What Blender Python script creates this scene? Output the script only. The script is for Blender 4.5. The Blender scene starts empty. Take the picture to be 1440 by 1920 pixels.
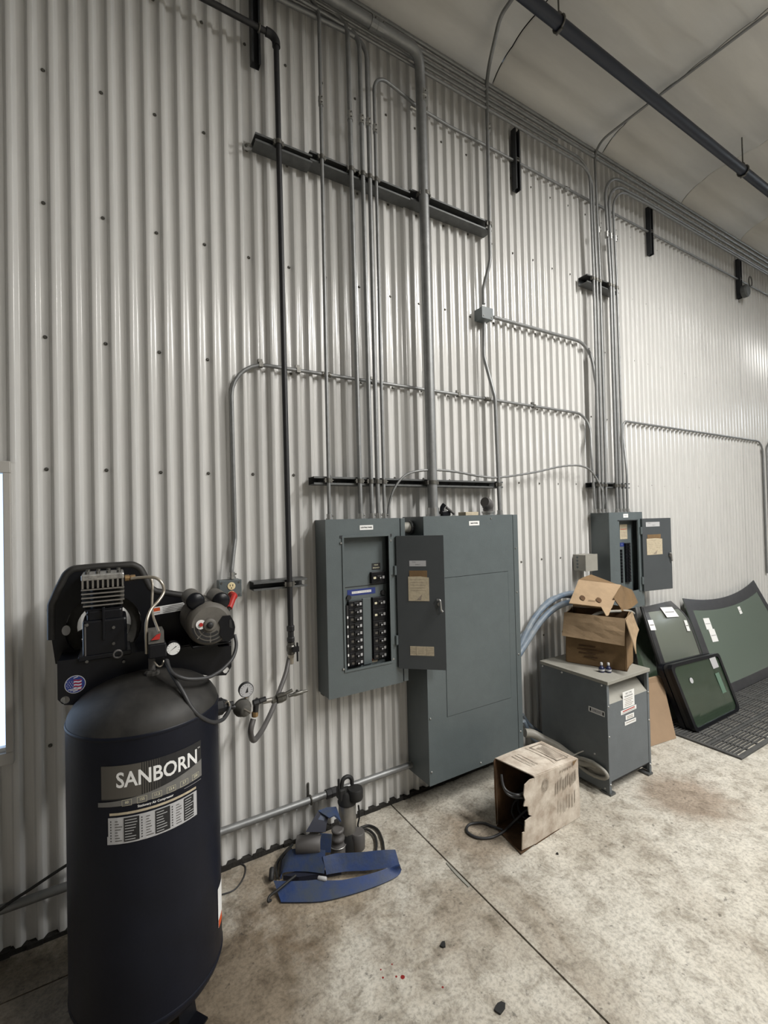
import bpy, bmesh, math, random
from mathutils import Vector, Matrix
from mathutils.geometry import tessellate_polygon
random.seed(7)
C = bpy.context.scene.collection
SC = bpy.context.scene
# ------------------------------------------------------------------ camera
FPX, YAW, PIT, ROL = 857.485, .53535992, .01441038, -.02316738
CAMP = Vector((0, -2.2303, 1.6))
_f = Vector((math.sin(YAW)*math.cos(PIT), math.cos(YAW)*math.cos(PIT), math.sin(PIT)))
_r = Vector((math.cos(YAW), -math.sin(YAW), 0)); _u = _r.cross(_f)
RT = math.cos(ROL)*_r+math.sin(ROL)*_u
UP = -math.sin(ROL)*_r+math.cos(ROL)*_u
FW = _f
cam = bpy.data.cameras.new('camera'); co = bpy.data.objects.new('camera', cam); C.objects.link(co)
cam.sensor_fit = 'VERTICAL'; cam.sensor_height = 32; cam.lens = FPX/1920*32
cam.clip_start = .02; cam.clip_end = 100
m = Matrix.Identity(4)
for i in range(3): m[i][0], m[i][1], m[i][2], m[i][3] = RT[i], UP[i], -FW[i], CAMP[i]
co.matrix_world = m
SC.camera = co
# ------------------------------------------------------------------ light
SC.view_settings.view_transform = 'Standard'; SC.view_settings.look = 'None'
SC.view_settings.gamma = 1; SC.view_settings.use_curve_mapping = False
SC.view_settings.exposure = 0.44
W = bpy.data.worlds.new('world'); SC.world = W; W.use_nodes = True
W.node_tree.nodes['Background'].inputs[0].default_value = (.62, .78, 1, 1)
W.node_tree.nodes['Background'].inputs[1].default_value = 2.0
LAMPS = [  # x, y, z, size along x, size along y, watts, label
    (3.3, -2.6, 4.25, .35, 1.6, 165, 'white high bay light nearest the wall, right of the panels'),
    (2.3, -4.5, 4.25, .35, 1.6, 110, 'white high bay light above the photographer, dimmer than the next'),
    (9.0, -3.2, 4.25, .35, 1.6, 12, 'white high bay light far down the wall row'),
    (4.7, -6.6, 4.25, .35, 1.6, 35, 'white high bay light in the back row, left one'),
    (8.4, -6.6, 4.25, .35, 1.6, 20, 'white high bay light in the back row, right one')]

def P(px, py, y=None, z=None, x=None):
    """point where the sight line of photo pixel (px,py) meets a plane of the room"""
    d = RT*((px-720)/FPX) - UP*((py-960)/FPX) + FW
    if y is not None: t = (y-CAMP.y)/d.y
    elif z is not None: t = (z-CAMP.z)/d.z
    else: t = (x-CAMP.x)/d.x
    return CAMP+d*t
# ------------------------------------------------------------------ materials
def srgb(h):
    h = h.lstrip('#'); o = []
    for i in (0, 2, 4):
        c = int(h[i:i+2], 16)/255
        o.append(c/12.92 if c <= .04045 else ((c+.055)/1.055)**2.4)
    return (*o, 1)
MATS = {}
def mat(name, col, rough=.6, metal=0, var=0, vscale=8, bump=0, bscale=60, spec=.5, col2=None, stretch=None, emit=None):
    if name in MATS: return MATS[name]
    M = bpy.data.materials.new(name); M.use_nodes = True; nt = M.node_tree; b = nt.nodes['Principled BSDF']
    if isinstance(col, str): col = srgb(col)
    b.inputs['Base Color'].default_value = col; b.inputs['Roughness'].default_value = rough
    b.inputs['Metallic'].default_value = metal; b.inputs['Specular IOR Level'].default_value = spec
    if emit:
        b.inputs['Emission Color'].default_value = col; b.inputs['Emission Strength'].default_value = emit
    if var or bump:
        tc = nt.nodes.new('ShaderNodeTexCoord'); vec = tc.outputs['Object']
        if stretch:
            mp = nt.nodes.new('ShaderNodeMapping'); mp.inputs['Scale'].default_value = stretch
            nt.links.new(vec, mp.inputs[0]); vec = mp.outputs[0]
    if var:
        n = nt.nodes.new('ShaderNodeTexNoise'); n.inputs['Scale'].default_value = vscale
        n.inputs['Detail'].default_value = 5; n.inputs['Roughness'].default_value = .65
        nt.links.new(vec, n.inputs['Vector'])
        r = nt.nodes.new('ShaderNodeValToRGB'); r.color_ramp.elements[0].position = .33; r.color_ramp.elements[1].position = .68
        c2 = srgb(col2) if isinstance(col2, str) else (col2 or tuple(max(0, c*(1-var)) for c in col[:3])+(1,))
        r.color_ramp.elements[0].color = c2; r.color_ramp.elements[1].color = col
        nt.links.new(n.outputs['Fac'], r.inputs[0]); nt.links.new(r.outputs[0], b.inputs['Base Color'])
    if bump:
        n2 = nt.nodes.new('ShaderNodeTexNoise'); n2.inputs['Scale'].default_value = bscale; n2.inputs['Detail'].default_value = 3
        nt.links.new(vec, n2.inputs['Vector'])
        bp = nt.nodes.new('ShaderNodeBump'); bp.inputs['Strength'].default_value = bump; bp.inputs['Distance'].default_value = .01
        nt.links.new(n2.outputs['Fac'], bp.inputs['Height']); nt.links.new(bp.outputs[0], b.inputs['Normal'])
    MATS[name] = M
    return M
m_wall = mat('painted_steel', (.60, .595, .58, 1), .20, var=.10, vscale=5, stretch=(6, 6, .5), spec=.5, bump=.05, bscale=9)
m_ceil = mat('ceiling_facing', (.60, .59, .56, 1), .42, var=.12, vscale=3, bump=.25, bscale=7, stretch=(.4, 2.5, 1))
m_seam = mat('seam_dark', (.05, .05, .05, 1), .8)
m_plain = mat('plain_wall_paint', (.22, .215, .205, 1), .7)
m_panel = mat('panel_grey', '#565e60', .42, var=.10, vscale=14, bump=.06, bscale=160)
m_panel_in = mat('door_inside_grey', '#43474a', .5, var=.08, vscale=10)
m_emt = mat('galvanised_conduit', (.25, .255, .255, 1), .48, metal=.55, var=.2, vscale=20)
m_emt2 = mat('galvanised_fitting', (.42, .42, .41, 1), .35, metal=.9)
m_strut = mat('strut_steel', (.12, .125, .125, 1), .5, metal=.5, var=.25, vscale=25)
m_dstrut = mat('dark_strut', (.03, .032, .035, 1), .5, metal=.3)
m_clamp = mat('clamp_steel', (.16, .155, .14, 1), .45, metal=.8, var=.4, vscale=80)
m_iron = mat('black_iron', (.012, .012, .014, 1), .5, var=.3, vscale=30)
m_bluepipe = mat('dark_blue_pipe', (.012, .016, .028, 1), .45)
m_blk = mat('black_paint', (.0045, .005, .0075, 1), .34, var=.3, vscale=14, spec=.3)
m_tank = mat('tank_navy', (.006, .0075, .015, 1), .42, var=.35, vscale=5, bump=.03, bscale=90, spec=.22)
m_dust = mat('dusty_black', (.030, .0275, .0245, 1), .6, var=.8, vscale=8)
m_dusty_grey = mat('dusty_grey', (.10, .095, .085, 1), .8, var=.5, vscale=12)
m_motor = mat('motor_grey', (.13, .12, .105, 1), .6, var=.35, vscale=18)
m_alu = mat('bare_aluminium', (.50, .49, .47, 1), .4, metal=.8, var=.5, vscale=60)
m_white = mat('white_label', (.74, .74, .73, 1), .6)
m_ink = mat('ink_black', (.012, .012, .013, 1), .6)
m_red = mat('red_plastic', '#a5231d', .5)
m_orange = mat('orange_label', '#c8501e', .6)
m_blue = mat('label_blue', '#20306e', .5)
m_silver = mat('silver_label', (.15, .147, .14, 1), .5, var=.2, vscale=30)
m_taupe = mat('taupe_label', (.075, .068, .058, 1), .55)
m_gold = mat('pale_gold_print', (.58, .55, .40, 1), .6)
m_beige = mat('beige_label', (.50, .43, .31, 1), .65, var=.25, vscale=60)
m_lab = mat('grey_white_print', (.42, .42, .43, 1), .55)
m_card = mat('cardboard', '#9b8468', .85, var=.22, vscale=9, bump=.12, bscale=40)
m_card2 = mat('cardboard_brown', '#7a6142', .85, var=.3, vscale=6, bump=.12, bscale=40)
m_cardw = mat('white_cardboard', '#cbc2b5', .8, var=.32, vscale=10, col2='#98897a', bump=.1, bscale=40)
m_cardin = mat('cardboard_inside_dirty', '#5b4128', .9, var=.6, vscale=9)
m_print = mat('faded_print', '#978c7f', .8, var=.4, vscale=40)
m_hose = mat('blue_layflat_hose', '#183468', .6, var=.55, vscale=11, col2='#3a424c', bump=.1, bscale=90)
m_hosein = mat('hose_lining_and_shade', (.006, .008, .02, 1), .7)
m_cable = mat('cable_blue', '#52667c', .5, var=.4, vscale=12, col2='#868c90')
m_flexg = mat('grey_flex', '#8e8b83', .5, var=.2, vscale=20)
m_rub = mat('black_rubber', (.012, .012, .012, 1), .6)
m_cord = mat('grey_cord', (.032, .032, .034, 1), .5)
m_hgrey = mat('hose_grey', (.085, .08, .078, 1), .5)
m_tube = mat('nickel_tube', (.42, .38, .32, 1), .35, metal=.7)
m_brass = mat('brass_dull', (.30, .20, .10, 1), .4, metal=.8)
m_steel = mat('brushed_steel', (.30, .285, .26, 1), .42, metal=.7, var=.3, vscale=12)
m_ivory = mat('ivory_plastic', '#d8caa0', .4)
m_mat = mat('rubber_mat', (.075, .075, .073, 1), .75, var=.4, vscale=14)
m_tf = mat('transformer_grey', '#60666a', .5, var=.14, vscale=10, bump=.04, bscale=120)
m_tfd = mat('transformer_shield', '#8f8d85', .6, var=.15, vscale=10)
m_board = mat('hardboard', '#8f7860', .75, var=.12, vscale=8)
m_dirt = mat('dark_closure', (.022, .02, .017, 1), .95, var=.5, vscale=25, bump=.8, bscale=40)
m_stain = mat('red_drop', '#7d1f1c', .4)
m_frame = mat('window_frame_grey', (.40, .385, .36, 1), .5)
m_pet = mat('bottle_navy', '#1f2340', .3)
m_ring = mat('hole_white_paint', (.7, .68, .62, 1), .5)

def floor_mat():
    M = bpy.data.materials.new('stained_shaded_concrete'); M.use_nodes = True; nt = M.node_tree; b = nt.nodes['Principled BSDF']
    L = nt.links.new; N = nt.nodes.new
    tc = N('ShaderNodeTexCoord')
    def noise(s, d, r=.6, dist=0):
        n = N('ShaderNodeTexNoise'); n.inputs['Scale'].default_value = s; n.inputs['Detail'].default_value = d
        n.inputs['Roughness'].default_value = r; n.inputs['Distortion'].default_value = dist
        L(tc.outputs['Object'], n.inputs['Vector']); return n.outputs['Fac']
    def ramp(f, stops):
        r = N('ShaderNodeValToRGB'); e = r.color_ramp.elements
        e[0].position, e[0].color = stops[0][0], stops[0][1]; e[1].position, e[1].color = stops[-1][0], stops[-1][1]
        for p, c in stops[1:-1]:
            k = e.new(p); k.color = c
        L(f, r.inputs[0]); return r.outputs[0]
    def mix(t, a, c, f):
        n = N('ShaderNodeMixRGB'); n.blend_type = t
        L(a, n.inputs[1]); L(c, n.inputs[2])
        if isinstance(f, float): n.inputs[0].default_value = f
        else: L(f, n.inputs[0])
        return n.outputs[0]
    g = lambda v: (v, v, v, 1)
    base = ramp(noise(1.6, 6, .6), [(.3, (.39, .355, .295, 1)), (.5, (.53, .50, .435, 1)), (.7, (.57, .545, .485, 1))])
    c = mix('MULTIPLY', base, ramp(noise(11, 8, .75, .4), [(.34, (.42, .39, .35, 1)), (.52, g(.95)), (.7, g(1.1))]), .8)
    c = mix('MULTIPLY', c, ramp(noise(70, 4, .7), [(.36, g(.55)), (.55, g(1)), (.75, g(1.08))]), .75)
    c = mix('MULTIPLY', c, ramp(noise(.9, 5, .7, .8), [(.36, (.45, .38, .31, 1)), (.52, g(1))]), .7)
    c = mix('MULTIPLY', c, ramp(noise(30, 4, .6), [(.635, g(1)), (.69, g(.38))]), .85)
    for (px, py, r, dark) in ((.30, -.62, .55, (.34, .27, .20, 1)), (-.3, -.45, .9, (.30, .25, .19, 1)), (2.75, -.85, .35, (.55, .46, .40, 1)), (1.55, -.45, .30, (.55, .47, .40, 1)), (.75, -.30, .45, (.62, .53, .43, 1))):  # stain patches, except the second: it paints the shade left of the compressor
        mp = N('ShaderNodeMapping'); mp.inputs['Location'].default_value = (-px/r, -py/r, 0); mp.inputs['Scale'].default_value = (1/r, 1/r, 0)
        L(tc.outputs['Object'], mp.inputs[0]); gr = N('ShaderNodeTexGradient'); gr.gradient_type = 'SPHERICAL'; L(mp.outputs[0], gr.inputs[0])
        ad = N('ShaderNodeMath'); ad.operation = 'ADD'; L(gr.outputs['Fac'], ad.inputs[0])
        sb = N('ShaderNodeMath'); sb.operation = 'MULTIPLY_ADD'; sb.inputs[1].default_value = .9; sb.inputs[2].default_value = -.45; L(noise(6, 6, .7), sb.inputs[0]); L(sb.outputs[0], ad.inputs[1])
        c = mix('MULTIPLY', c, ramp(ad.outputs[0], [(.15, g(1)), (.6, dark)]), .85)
    L(c, b.inputs['Base Color'])
    L(ramp(noise(5, 5), [(.35, g(.42)), (.65, g(.72))]), b.inputs['Roughness'])
    bp = N('ShaderNodeBump'); bp.inputs['Strength'].default_value = .25; bp.inputs['Distance'].default_value = .004
    L(noise(45, 6, .7), bp.inputs['Height']); L(bp.outputs[0], b.inputs['Normal'])
    return M
m_floor = floor_mat()

def glass_mat(name, tint, rough=.12, alpha=.5):
    M = bpy.data.materials.new(name); M.use_nodes = True; nt = M.node_tree; b = nt.nodes['Principled BSDF']
    b.inputs['Base Color'].default_value = tint; b.inputs['Roughness'].default_value = rough; b.inputs['Alpha'].default_value = alpha
    return M
m_glassA = glass_mat('dusty_green_glass', (.14, .155, .13, 1), .3, .93)
m_glassB = glass_mat('green_glass', (.12, .15, .125, 1), .25, .9)
m_glassC = glass_mat('clear_green_glass', (.035, .055, .035, 1), .08, .72)
m_frit = mat('black_frit', (.045, .045, .048, 1), .35, var=.3, vscale=12)
m_day = mat('daylight_pane', (.55, .72, 1, 1), .2, emit=1.15)
m_day2 = mat('door_light_pane', (.85, .93, 1, 1), .2, emit=13)
m_lamp = mat('lamp_diffuser', (1, .95, .86, 1), .4, emit=6)

# ------------------------------------------------------------------ mesh builder
class MB:
    def __init__(s): s.v = []; s.f = []; s.mi = []; s.sm = []; s.mats = []; s.M = None
    def mid(s, m):
        if m not in s.mats: s.mats.append(m)
        return s.mats.index(m)
    def add(s, vs, fs, m, smooth=False):
        o = len(s.v)
        s.v += [(s.M @ Vector(p)) if s.M else Vector(p) for p in vs]
        k = s.mid(m)
        for f in fs: s.f.append([i+o for i in f]); s.mi.append(k); s.sm.append(smooth)
        return s
    def box(s, lo, hi, m, bev=0):
        lo = Vector(lo); hi = Vector(hi)
        if bev <= 0:
            vs = [(x, y, z) for x in (lo.x, hi.x) for y in (lo.y, hi.y) for z in (lo.z, hi.z)]
            return s.add(vs, [(0,1,3,2),(4,6,7,5),(0,4,5,1),(2,3,7,6),(0,2,6,4),(1,5,7,3)], m)
        bm = bmesh.new(); bmesh.ops.create_cube(bm, size=1)
        sz = hi-lo; c = (hi+lo)/2
        for v in bm.verts: v.co = Vector((v.co.x*sz.x, v.co.y*sz.y, v.co.z*sz.z))+c
        bmesh.ops.bevel(bm, geom=bm.edges[:], offset=bev, segments=2, affect='EDGES', profile=.5)
        bm.verts.index_update(); s.bm(bm, m, False); bm.free(); return s
    def bm(s, bm, m, smooth):
        bm.verts.index_update()
        return s.add([v.co.copy() for v in bm.verts], [[v.index for v in f.verts] for f in bm.faces], m, smooth)
    def tube(s, pts, r, m, n=10, caps=True, closed=False):
        pts = [Vector(p) for p in pts]; N = len(pts); rr = r if isinstance(r, (list, tuple)) else [r]*N
        tan = []
        for i in range(N):
            a = pts[i-1] if (i > 0 or closed) else pts[i]; b = pts[(i+1) % N] if (i < N-1 or closed) else pts[i]
            t = b-a; tan.append(t.normalized() if t.length > 1e-9 else Vector((0, 0, 1)))
        u = tan[0].orthogonal().normalized(); vs = []
        for i in range(N):
            u = (u - tan[i]*u.dot(tan[i])); u = u.normalized() if u.length > 1e-6 else tan[i].orthogonal().normalized()
            w = tan[i].cross(u)
            for k in range(n):
                a = 2*math.pi*k/n; vs.append(pts[i]+(u*math.cos(a)+w*math.sin(a))*rr[i])
        fs = [(i*n+k, i*n+(k+1) % n, (i+1)*n+(k+1) % n, (i+1)*n+k) for i in range(N-1) for k in range(n)]
        if closed: fs += [((N-1)*n+k, (N-1)*n+(k+1) % n, (k+1) % n, k) for k in range(n)]
        s.add(vs, fs, m, True)
        if caps and not closed:
            s.add(vs[:n], [list(range(n-1, -1, -1))], m); s.add(vs[-n:], [list(range(n))], m)
        return s
    def lathe(s, prof, o, d, m, n=24, smooth=True, caps=True):
        """prof: (radius, distance along d)"""
        d = Vector(d).normalized(); o = Vector(o); u = d.orthogonal().normalized(); w = d.cross(u); vs = []
        for r, t in prof:
            for k in range(n):
                a = 2*math.pi*k/n; vs.append(o+d*t+(u*math.cos(a)+w*math.sin(a))*r)
        N = len(prof)
        s.add(vs, [(i*n+k, i*n+(k+1) % n, (i+1)*n+(k+1) % n, (i+1)*n+k) for i in range(N-1) for k in range(n)], m, smooth)
        if caps:
            s.add(vs[:n], [list(range(n-1, -1, -1))], m); s.add(vs[-n:], [list(range(n))], m)
        return s
    def cyl(s, a, b, r, m, n=16, smooth=True):
        a = Vector(a); b = Vector(b)
        return s.lathe([(r, 0), (r, (b-a).length)], a, b-a, m, n, smooth)
    def sphere(s, c, r, m, n=14):
        pr = [(max(1e-4, r*math.sin(math.pi*i/8)), -r*math.cos(math.pi*i/8)) for i in range(9)]
        return s.lathe(pr, c, (0, 0, 1), m, n, True, False)
    def prism(s, outline, ext, m, holes=(), smooth=False):
        """flat outline of 3-D points extruded by vector ext, with optional holes"""
        loops = [[Vector(p) for p in outline]]+[[Vector(p) for p in h] for h in holes]
        flat = [p for l in loops for p in l]; ext = Vector(ext); n = len(flat)
        tri = [tuple(t) for t in tessellate_polygon(loops)]
        s.add(flat+[p+ext for p in flat], tri+[tuple(i+n for i in reversed(t)) for t in tri], m)
        k = 0
        for l in loops:
            q = len(l); s.add(l+[p+ext for p in l], [(i, (i+1) % q, q+(i+1) % q, q+i) for i in range(q)], m, smooth); k += q
        return s
    def quad(s, a, b, c, d, m): return s.add([a, b, c, d], [(0, 1, 2, 3)], m)
    def sheet(s, rows, th, m, smooth=True, m2=None):
        """grid of points (rows of equal length) given thickness along its normals"""
        R = len(rows); Q = len(rows[0]); rows = [[Vector(p) for p in r] for r in rows]
        def nrm(i, j):
            a = rows[min(i+1, R-1)][j]-rows[max(i-1, 0)][j]; b = rows[i][min(j+1, Q-1)]-rows[i][max(j-1, 0)]
            c = a.cross(b); return c.normalized() if c.length > 1e-9 else Vector((0, 0, 1))
        top = [rows[i][j]+nrm(i, j)*th/2 for i in range(R) for j in range(Q)]
        bot = [rows[i][j]-nrm(i, j)*th/2 for i in range(R) for j in range(Q)]
        o = R*Q; f = [(i*Q+j, i*Q+j+1, (i+1)*Q+j+1, (i+1)*Q+j) for i in range(R-1) for j in range(Q-1)]
        fb = [tuple(o+k for k in reversed(q)) for q in f]
        rim = [i*Q for i in range(R)]+[(R-1)*Q+j for j in range(1, Q)]+[i*Q+Q-1 for i in range(R-2, -1, -1)]+[j for j in range(Q-2, 0, -1)]
        e = [(rim[i], rim[(i+1) % len(rim)], o+rim[(i+1) % len(rim)], o+rim[i]) for i in range(len(rim))]
        if m2 is None: s.add(top+bot, f+fb, m, smooth)
        else: s.add(top, f, m, smooth); s.add(bot, [tuple(k-o for k in q) for q in fb], m2, smooth)
        s.add(top+bot, e, m)
        return s
    def build(s, name, parent=None, origin=None):
        me = bpy.data.meshes.new(name)
        if origin is None:
            if parent is not None: origin = WORLD[parent.name]
            else:
                xs = [p.x for p in s.v]; ys = [p.y for p in s.v]; zs = [p.z for p in s.v]
                origin = Vector(((min(xs)+max(xs))/2, (min(ys)+max(ys))/2, min(zs)))
        me.from_pydata([p-origin for p in s.v], [], s.f)
        for mm in s.mats: me.materials.append(mm)
        me.polygons.foreach_set('material_index', s.mi); me.polygons.foreach_set('use_smooth', s.sm); me.update()
        bm = bmesh.new(); bm.from_mesh(me); bmesh.ops.recalc_face_normals(bm, faces=bm.faces[:]); bm.to_mesh(me); bm.free()
        o = bpy.data.objects.new(name, me); C.objects.link(o)
        if parent is not None: o.parent = parent; o.location = origin-WORLD[parent.name]
        else: o.location = origin
        WORLD[o.name] = Vector(origin)
        return o
WORLD = {}
def thing(name, label, cat, loc, group=None):
    o = bpy.data.objects.new(name, None); C.objects.link(o); o.location = loc; o.empty_display_size = .1
    WORLD[o.name] = Vector(loc); return tag(o, label, cat, group)
def tag(o, label=None, cat=None, group=None, kind=None):
    if label: o['label'] = label
    if cat: o['category'] = cat
    if group: o['group'] = group
    if kind: o['kind'] = kind
    return o
def struct(mb, name, parent=None):
    o = mb.build(name, parent, Vector((0, 0, 0)))
    if parent is None: o['kind'] = 'structure'
    return o
def fillet(pts, r, n=7):
    pts = [Vector(p) for p in pts]; out = [pts[0]]
    for i in range(1, len(pts)-1):
        a, b, c = pts[i-1], pts[i], pts[i+1]; u = (a-b); v = (c-b); lu, lv = u.length, v.length
        u.normalize(); v.normalize(); ang = u.angle(v)
        if ang > math.pi-.02: out.append(b); continue
        rr = r[i] if isinstance(r, dict) else r
        t = min(rr/math.tan(ang/2), lu*.48 if i > 1 else lu*.95, lv*.48 if i < len(pts)-2 else lv*.95)
        k = t*math.tan(ang/2); cen = b+(u+v).normalized()*(k/math.sin(ang/2))
        s = b+u*t-cen; e = b+v*t-cen; tot = s.angle(e); ax = s.cross(e).normalized()
        for q in range(n+1): out.append(cen+Matrix.Rotation(tot*q/n, 3, ax) @ s)
    out.append(pts[-1]); return out
def spline(pts, n=8):
    p = [Vector(q) for q in pts]; p = [p[0]*2-p[1]]+p+[p[-1]*2-p[-2]]; out = []
    for i in range(1, len(p)-2):
        a, b, c, d = p[i-1], p[i], p[i+1], p[i+2]
        for k in range(n):
            t = k/n; out.append(.5*((2*b)+(c-a)*t+(2*a-5*b+4*c-d)*t*t+(3*b-a-3*c+d)*t**3))
    out.append(p[-2]); return out
def text_tris(txt, size, sx=1.0, bold=0, align='CENTER'):
    """letters as flat triangles in the xy plane"""
    cu = bpy.data.curves.new('t', 'FONT'); cu.body = txt; cu.size = size; cu.align_x = align; cu.align_y = 'CENTER'
    cu.resolution_u = 3; cu.offset = bold
    o = bpy.data.objects.new('t', cu); C.objects.link(o)
    dg = bpy.context.evaluated_depsgraph_get(); me = bpy.data.meshes.new_from_object(o.evaluated_get(dg))
    vs = [Vector((v.co.x*sx, v.co.y, 0)) for v in me.vertices]; fs = [list(p.vertices) for p in me.polygons]
    bpy.data.objects.remove(o); bpy.data.curves.remove(cu); bpy.data.meshes.remove(me)
    return vs, fs
def text_on(mb, txt, o, ux, uy, size, m, sx=1.0, bold=0, align='CENTER'):
    vs, fs = text_tris(txt, size, sx, bold, align); o = Vector(o); ux = Vector(ux).normalized(); uy = Vector(uy).normalized()
    mb.add([o+ux*p.x+uy*p.y for p in vs], fs, m)
    return mb
X, Y, Z = Vector((1, 0, 0)), Vector((0, 1, 0)), Vector((0, 0, 1))

# ------------------------------------------------------------------ setting: walls, floor, ceiling
PITCH = .0677; X0 = -.3406-PITCH*30; ZC = 4.64; XL, XR, YF = -2.4, 13.0, -9.5
def corr_profile(xa, xb):
    out = []; dp = .0105; r = .2; ts = (0, .1, .2, .8, .9, 1)
    sm = lambda t: t*t/(2*r*(1-r)) if t < r else (1-(1-t)**2/(2*r*(1-r)) if t > 1-r else (t-r/2)/(1-r))
    one = [(.003+.0115*q, dp*(1-2*sm(q))) for q in ts]+[(.0218, -dp)]+[(.029+.0150*q, dp*(2*sm(q)-1)) for q in ts]+[(.0555, dp)]
    k = math.floor((xa-X0)/PITCH)-1
    while X0+k*PITCH < xb+PITCH:
        for s, d in one:
            x = X0+k*PITCH+s-.007
            if xa-1e-6 <= x <= xb+1e-6: out.append((x, d))
        k += 1
    return out
wb = MB(); wb.box((XL, .05, -.02), (XR, .09, .02), m_dirt)
wall_back = struct(wb, 'wall_back'); wall_back['label'] = 'off-white ribbed steel liner wall behind the electrical panels'; wall_back['category'] = 'wall'
WX0, WX1, WZ0, WZ1 = -1.45, -.3305, .715, 1.85
seams = [-.33+1.2186*i for i in range(-2, 12)]
for i, xa in enumerate(seams[:-1]):
    xb = seams[i+1]
    if xa > XR: break
    pr = corr_profile(xa-.004, xb+.022)
    spans = [(.015, 4.75)]
    if xb <= -.3: spans = [(.015, WZ0+.004), (WZ1-.004, 4.75)] if xa > -1.6 else spans
    for z0, z1 in spans:
        s = MB(); dy = -.0012*(i % 2)
        s.add([(x, y+dy, z0) for x, y in pr]+[(x, y+dy, z1) for x, y in pr], [(j, j+1, len(pr)+j+1, len(pr)+j) for j in range(len(pr)-1)], m_wall, True)
        struct(s, 'wall_sheet', wall_back)
# screws through the valleys of the sheets
sc = MB(); sc.lathe([(.0075, 0), (.0075, -.002), (.0045, -.0025), (.0045, -.006), (.003, -.007)], (0, .010, 0), (0, 1, 0), m_clamp, 8)
s0 = None
for z in (.742, 1.28, 1.83, 2.358, 2.897, 3.43, 3.96):
    for k in range(34):
        x = -.222+k*.2032
        if .9 < x < 2.2 and z < 1.6: continue
        if 3.15 < x < 3.65 and z < 1.6: continue
        if s0 is None: s0 = struct(sc, 'wall_screw', wall_back); o = s0
        else: o = s0.copy(); C.objects.link(o)
        o.parent = wall_back; o.location = (x+random.uniform(-.003, .003), 0, z+random.uniform(-.006, .006))
# closure strip under the sheets
bs = MB()
for k in range(int((XR-XL)/.05)):
    x = XL+k*.05; h = random.uniform(.014, .026)
    bs.box((x, -.012-random.uniform(0, .006), -.002), (x+.0495, .048, h), m_dirt)
base = struct(bs, 'baseboard_back')
# floor slabs, with sawn joints between them
fl = MB(); fl.box((XL, YF, -.2), (XR, .1, -.012), m_dirt); floor = struct(fl, 'floor')
floor['label'] = 'stained pale concrete floor slab with sawn joint'; floor['category'] = 'floor'
JX, JY, JL = 1.318, -.214, .05
for (x0, x1, y0, y1) in ((XL, JL-.0005, YF, JY-.003), (XL, JL-.0005, JY+.003, .045), (JL+.0005, JX-.004, YF, .045), (JX+.004, XR, YF, .045)):
    s = MB(); s.box((x0, y0, -.1), (x1, y1, 0), m_floor); struct(s, 'slab', floor)
# ceiling: draped white facing in four-foot sheets, sagging between the purlins
ce = MB(); ce.box((XL, YF, ZC+.12), (XR, .1, ZC+.16), m_seam); ceiling = struct(ce, 'ceiling')
ceiling['label'] = 'white draped insulation ceiling with dark seams'; ceiling['category'] = 'ceiling'
cs = [2.252+1.212*i for i in range(-4, 10)]
def cz(y):
    t = -y; u = ((t-.0) % .207)/.207; k = int(t/.207)
    amp = (.016, .008, .014, .013, .007, .012, .009)[k % 7]
    return ZC-amp*(abs(2*u-1))**2.2-.11*max(0, 1-max(t, 0)/.32)**2
ys = [.06-.0207*i for i in range(0, 104)]+[-2.1-.12*i for i in range(1, 63)]
for i in range(len(cs)-1):
    s = MB(); xs = [cs[i]+.004, cs[i]+.012, (cs[i]+cs[i+1])/2, cs[i+1]-.012, cs[i+1]-.004]
    rows = []
    for y in ys:
        rows.append([(x, y, cz(y)+(.010 if q in (0, 4) else 0)) for q, x in enumerate(xs)])
    s.add([p for r in rows for p in r], [(a*5+b, a*5+b+1, (a+1)*5+b+1, (a+1)*5+b) for a in range(len(rows)-1) for b in range(4)], m_ceil, True)
    struct(s, 'insulation_sheet', ceiling)
w = MB(); w.box((XL-.1, YF, 0), (XL, .1, ZC+.2), m_plain); struct(w, 'wall_left')
w = MB(); w.box((XR, YF, 0), (XR+.1, .1, ZC+.2), m_plain); wr = struct(w, 'wall_right')
w = MB(); w.box((XL, YF-.1, 0), (XR, YF, ZC+.2), m_plain); struct(w, 'wall_front')
# overhead door with a row of panes in the far wall, out of frame: gives the bright streaks on the ribs
dm = MB(); dm.box((XR-.05, -7.2, 0), (XR, -1.8, 4.2), m_plain); d1 = struct(dm, 'door_1')
for k in range(5):
    y = -6.9+k*1.0
    s = MB(); s.box((XR-.07, y, 3.50), (XR-.05, y+.8, 4.02), m_day2); struct(s, 'window_pane', d1)
# window at the left edge
wf = MB()
for lo, hi in (((WX0, -.03, WZ0), (WX1, .06, WZ0+.045)), ((WX0, -.03, WZ1-.045), (WX1, .06, WZ1)), ((WX0, -.03, WZ0+.045), (WX0+.045, .06, WZ1-.045)), ((WX1-.0235, -.03, WZ0+.045), (WX1, .06, WZ1-.045))):
    wf.box(lo, hi, m_frame, .003)
win = struct(wf, 'window_1'); win['label'] = 'grey framed window at the left end of the ribbed wall'; win['category'] = 'window'
s = MB(); s.box((WX0+.045, .015, WZ0+.045), (WX1-.0235, .025, WZ1-.045), m_day); struct(s, 'pane', win)
s = MB(); s.box((WX0+.03, -.012, WZ0+.045), (WX1-.0235, .014, WZ0+.06), m_white); struct(s, 'sash', win)
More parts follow.
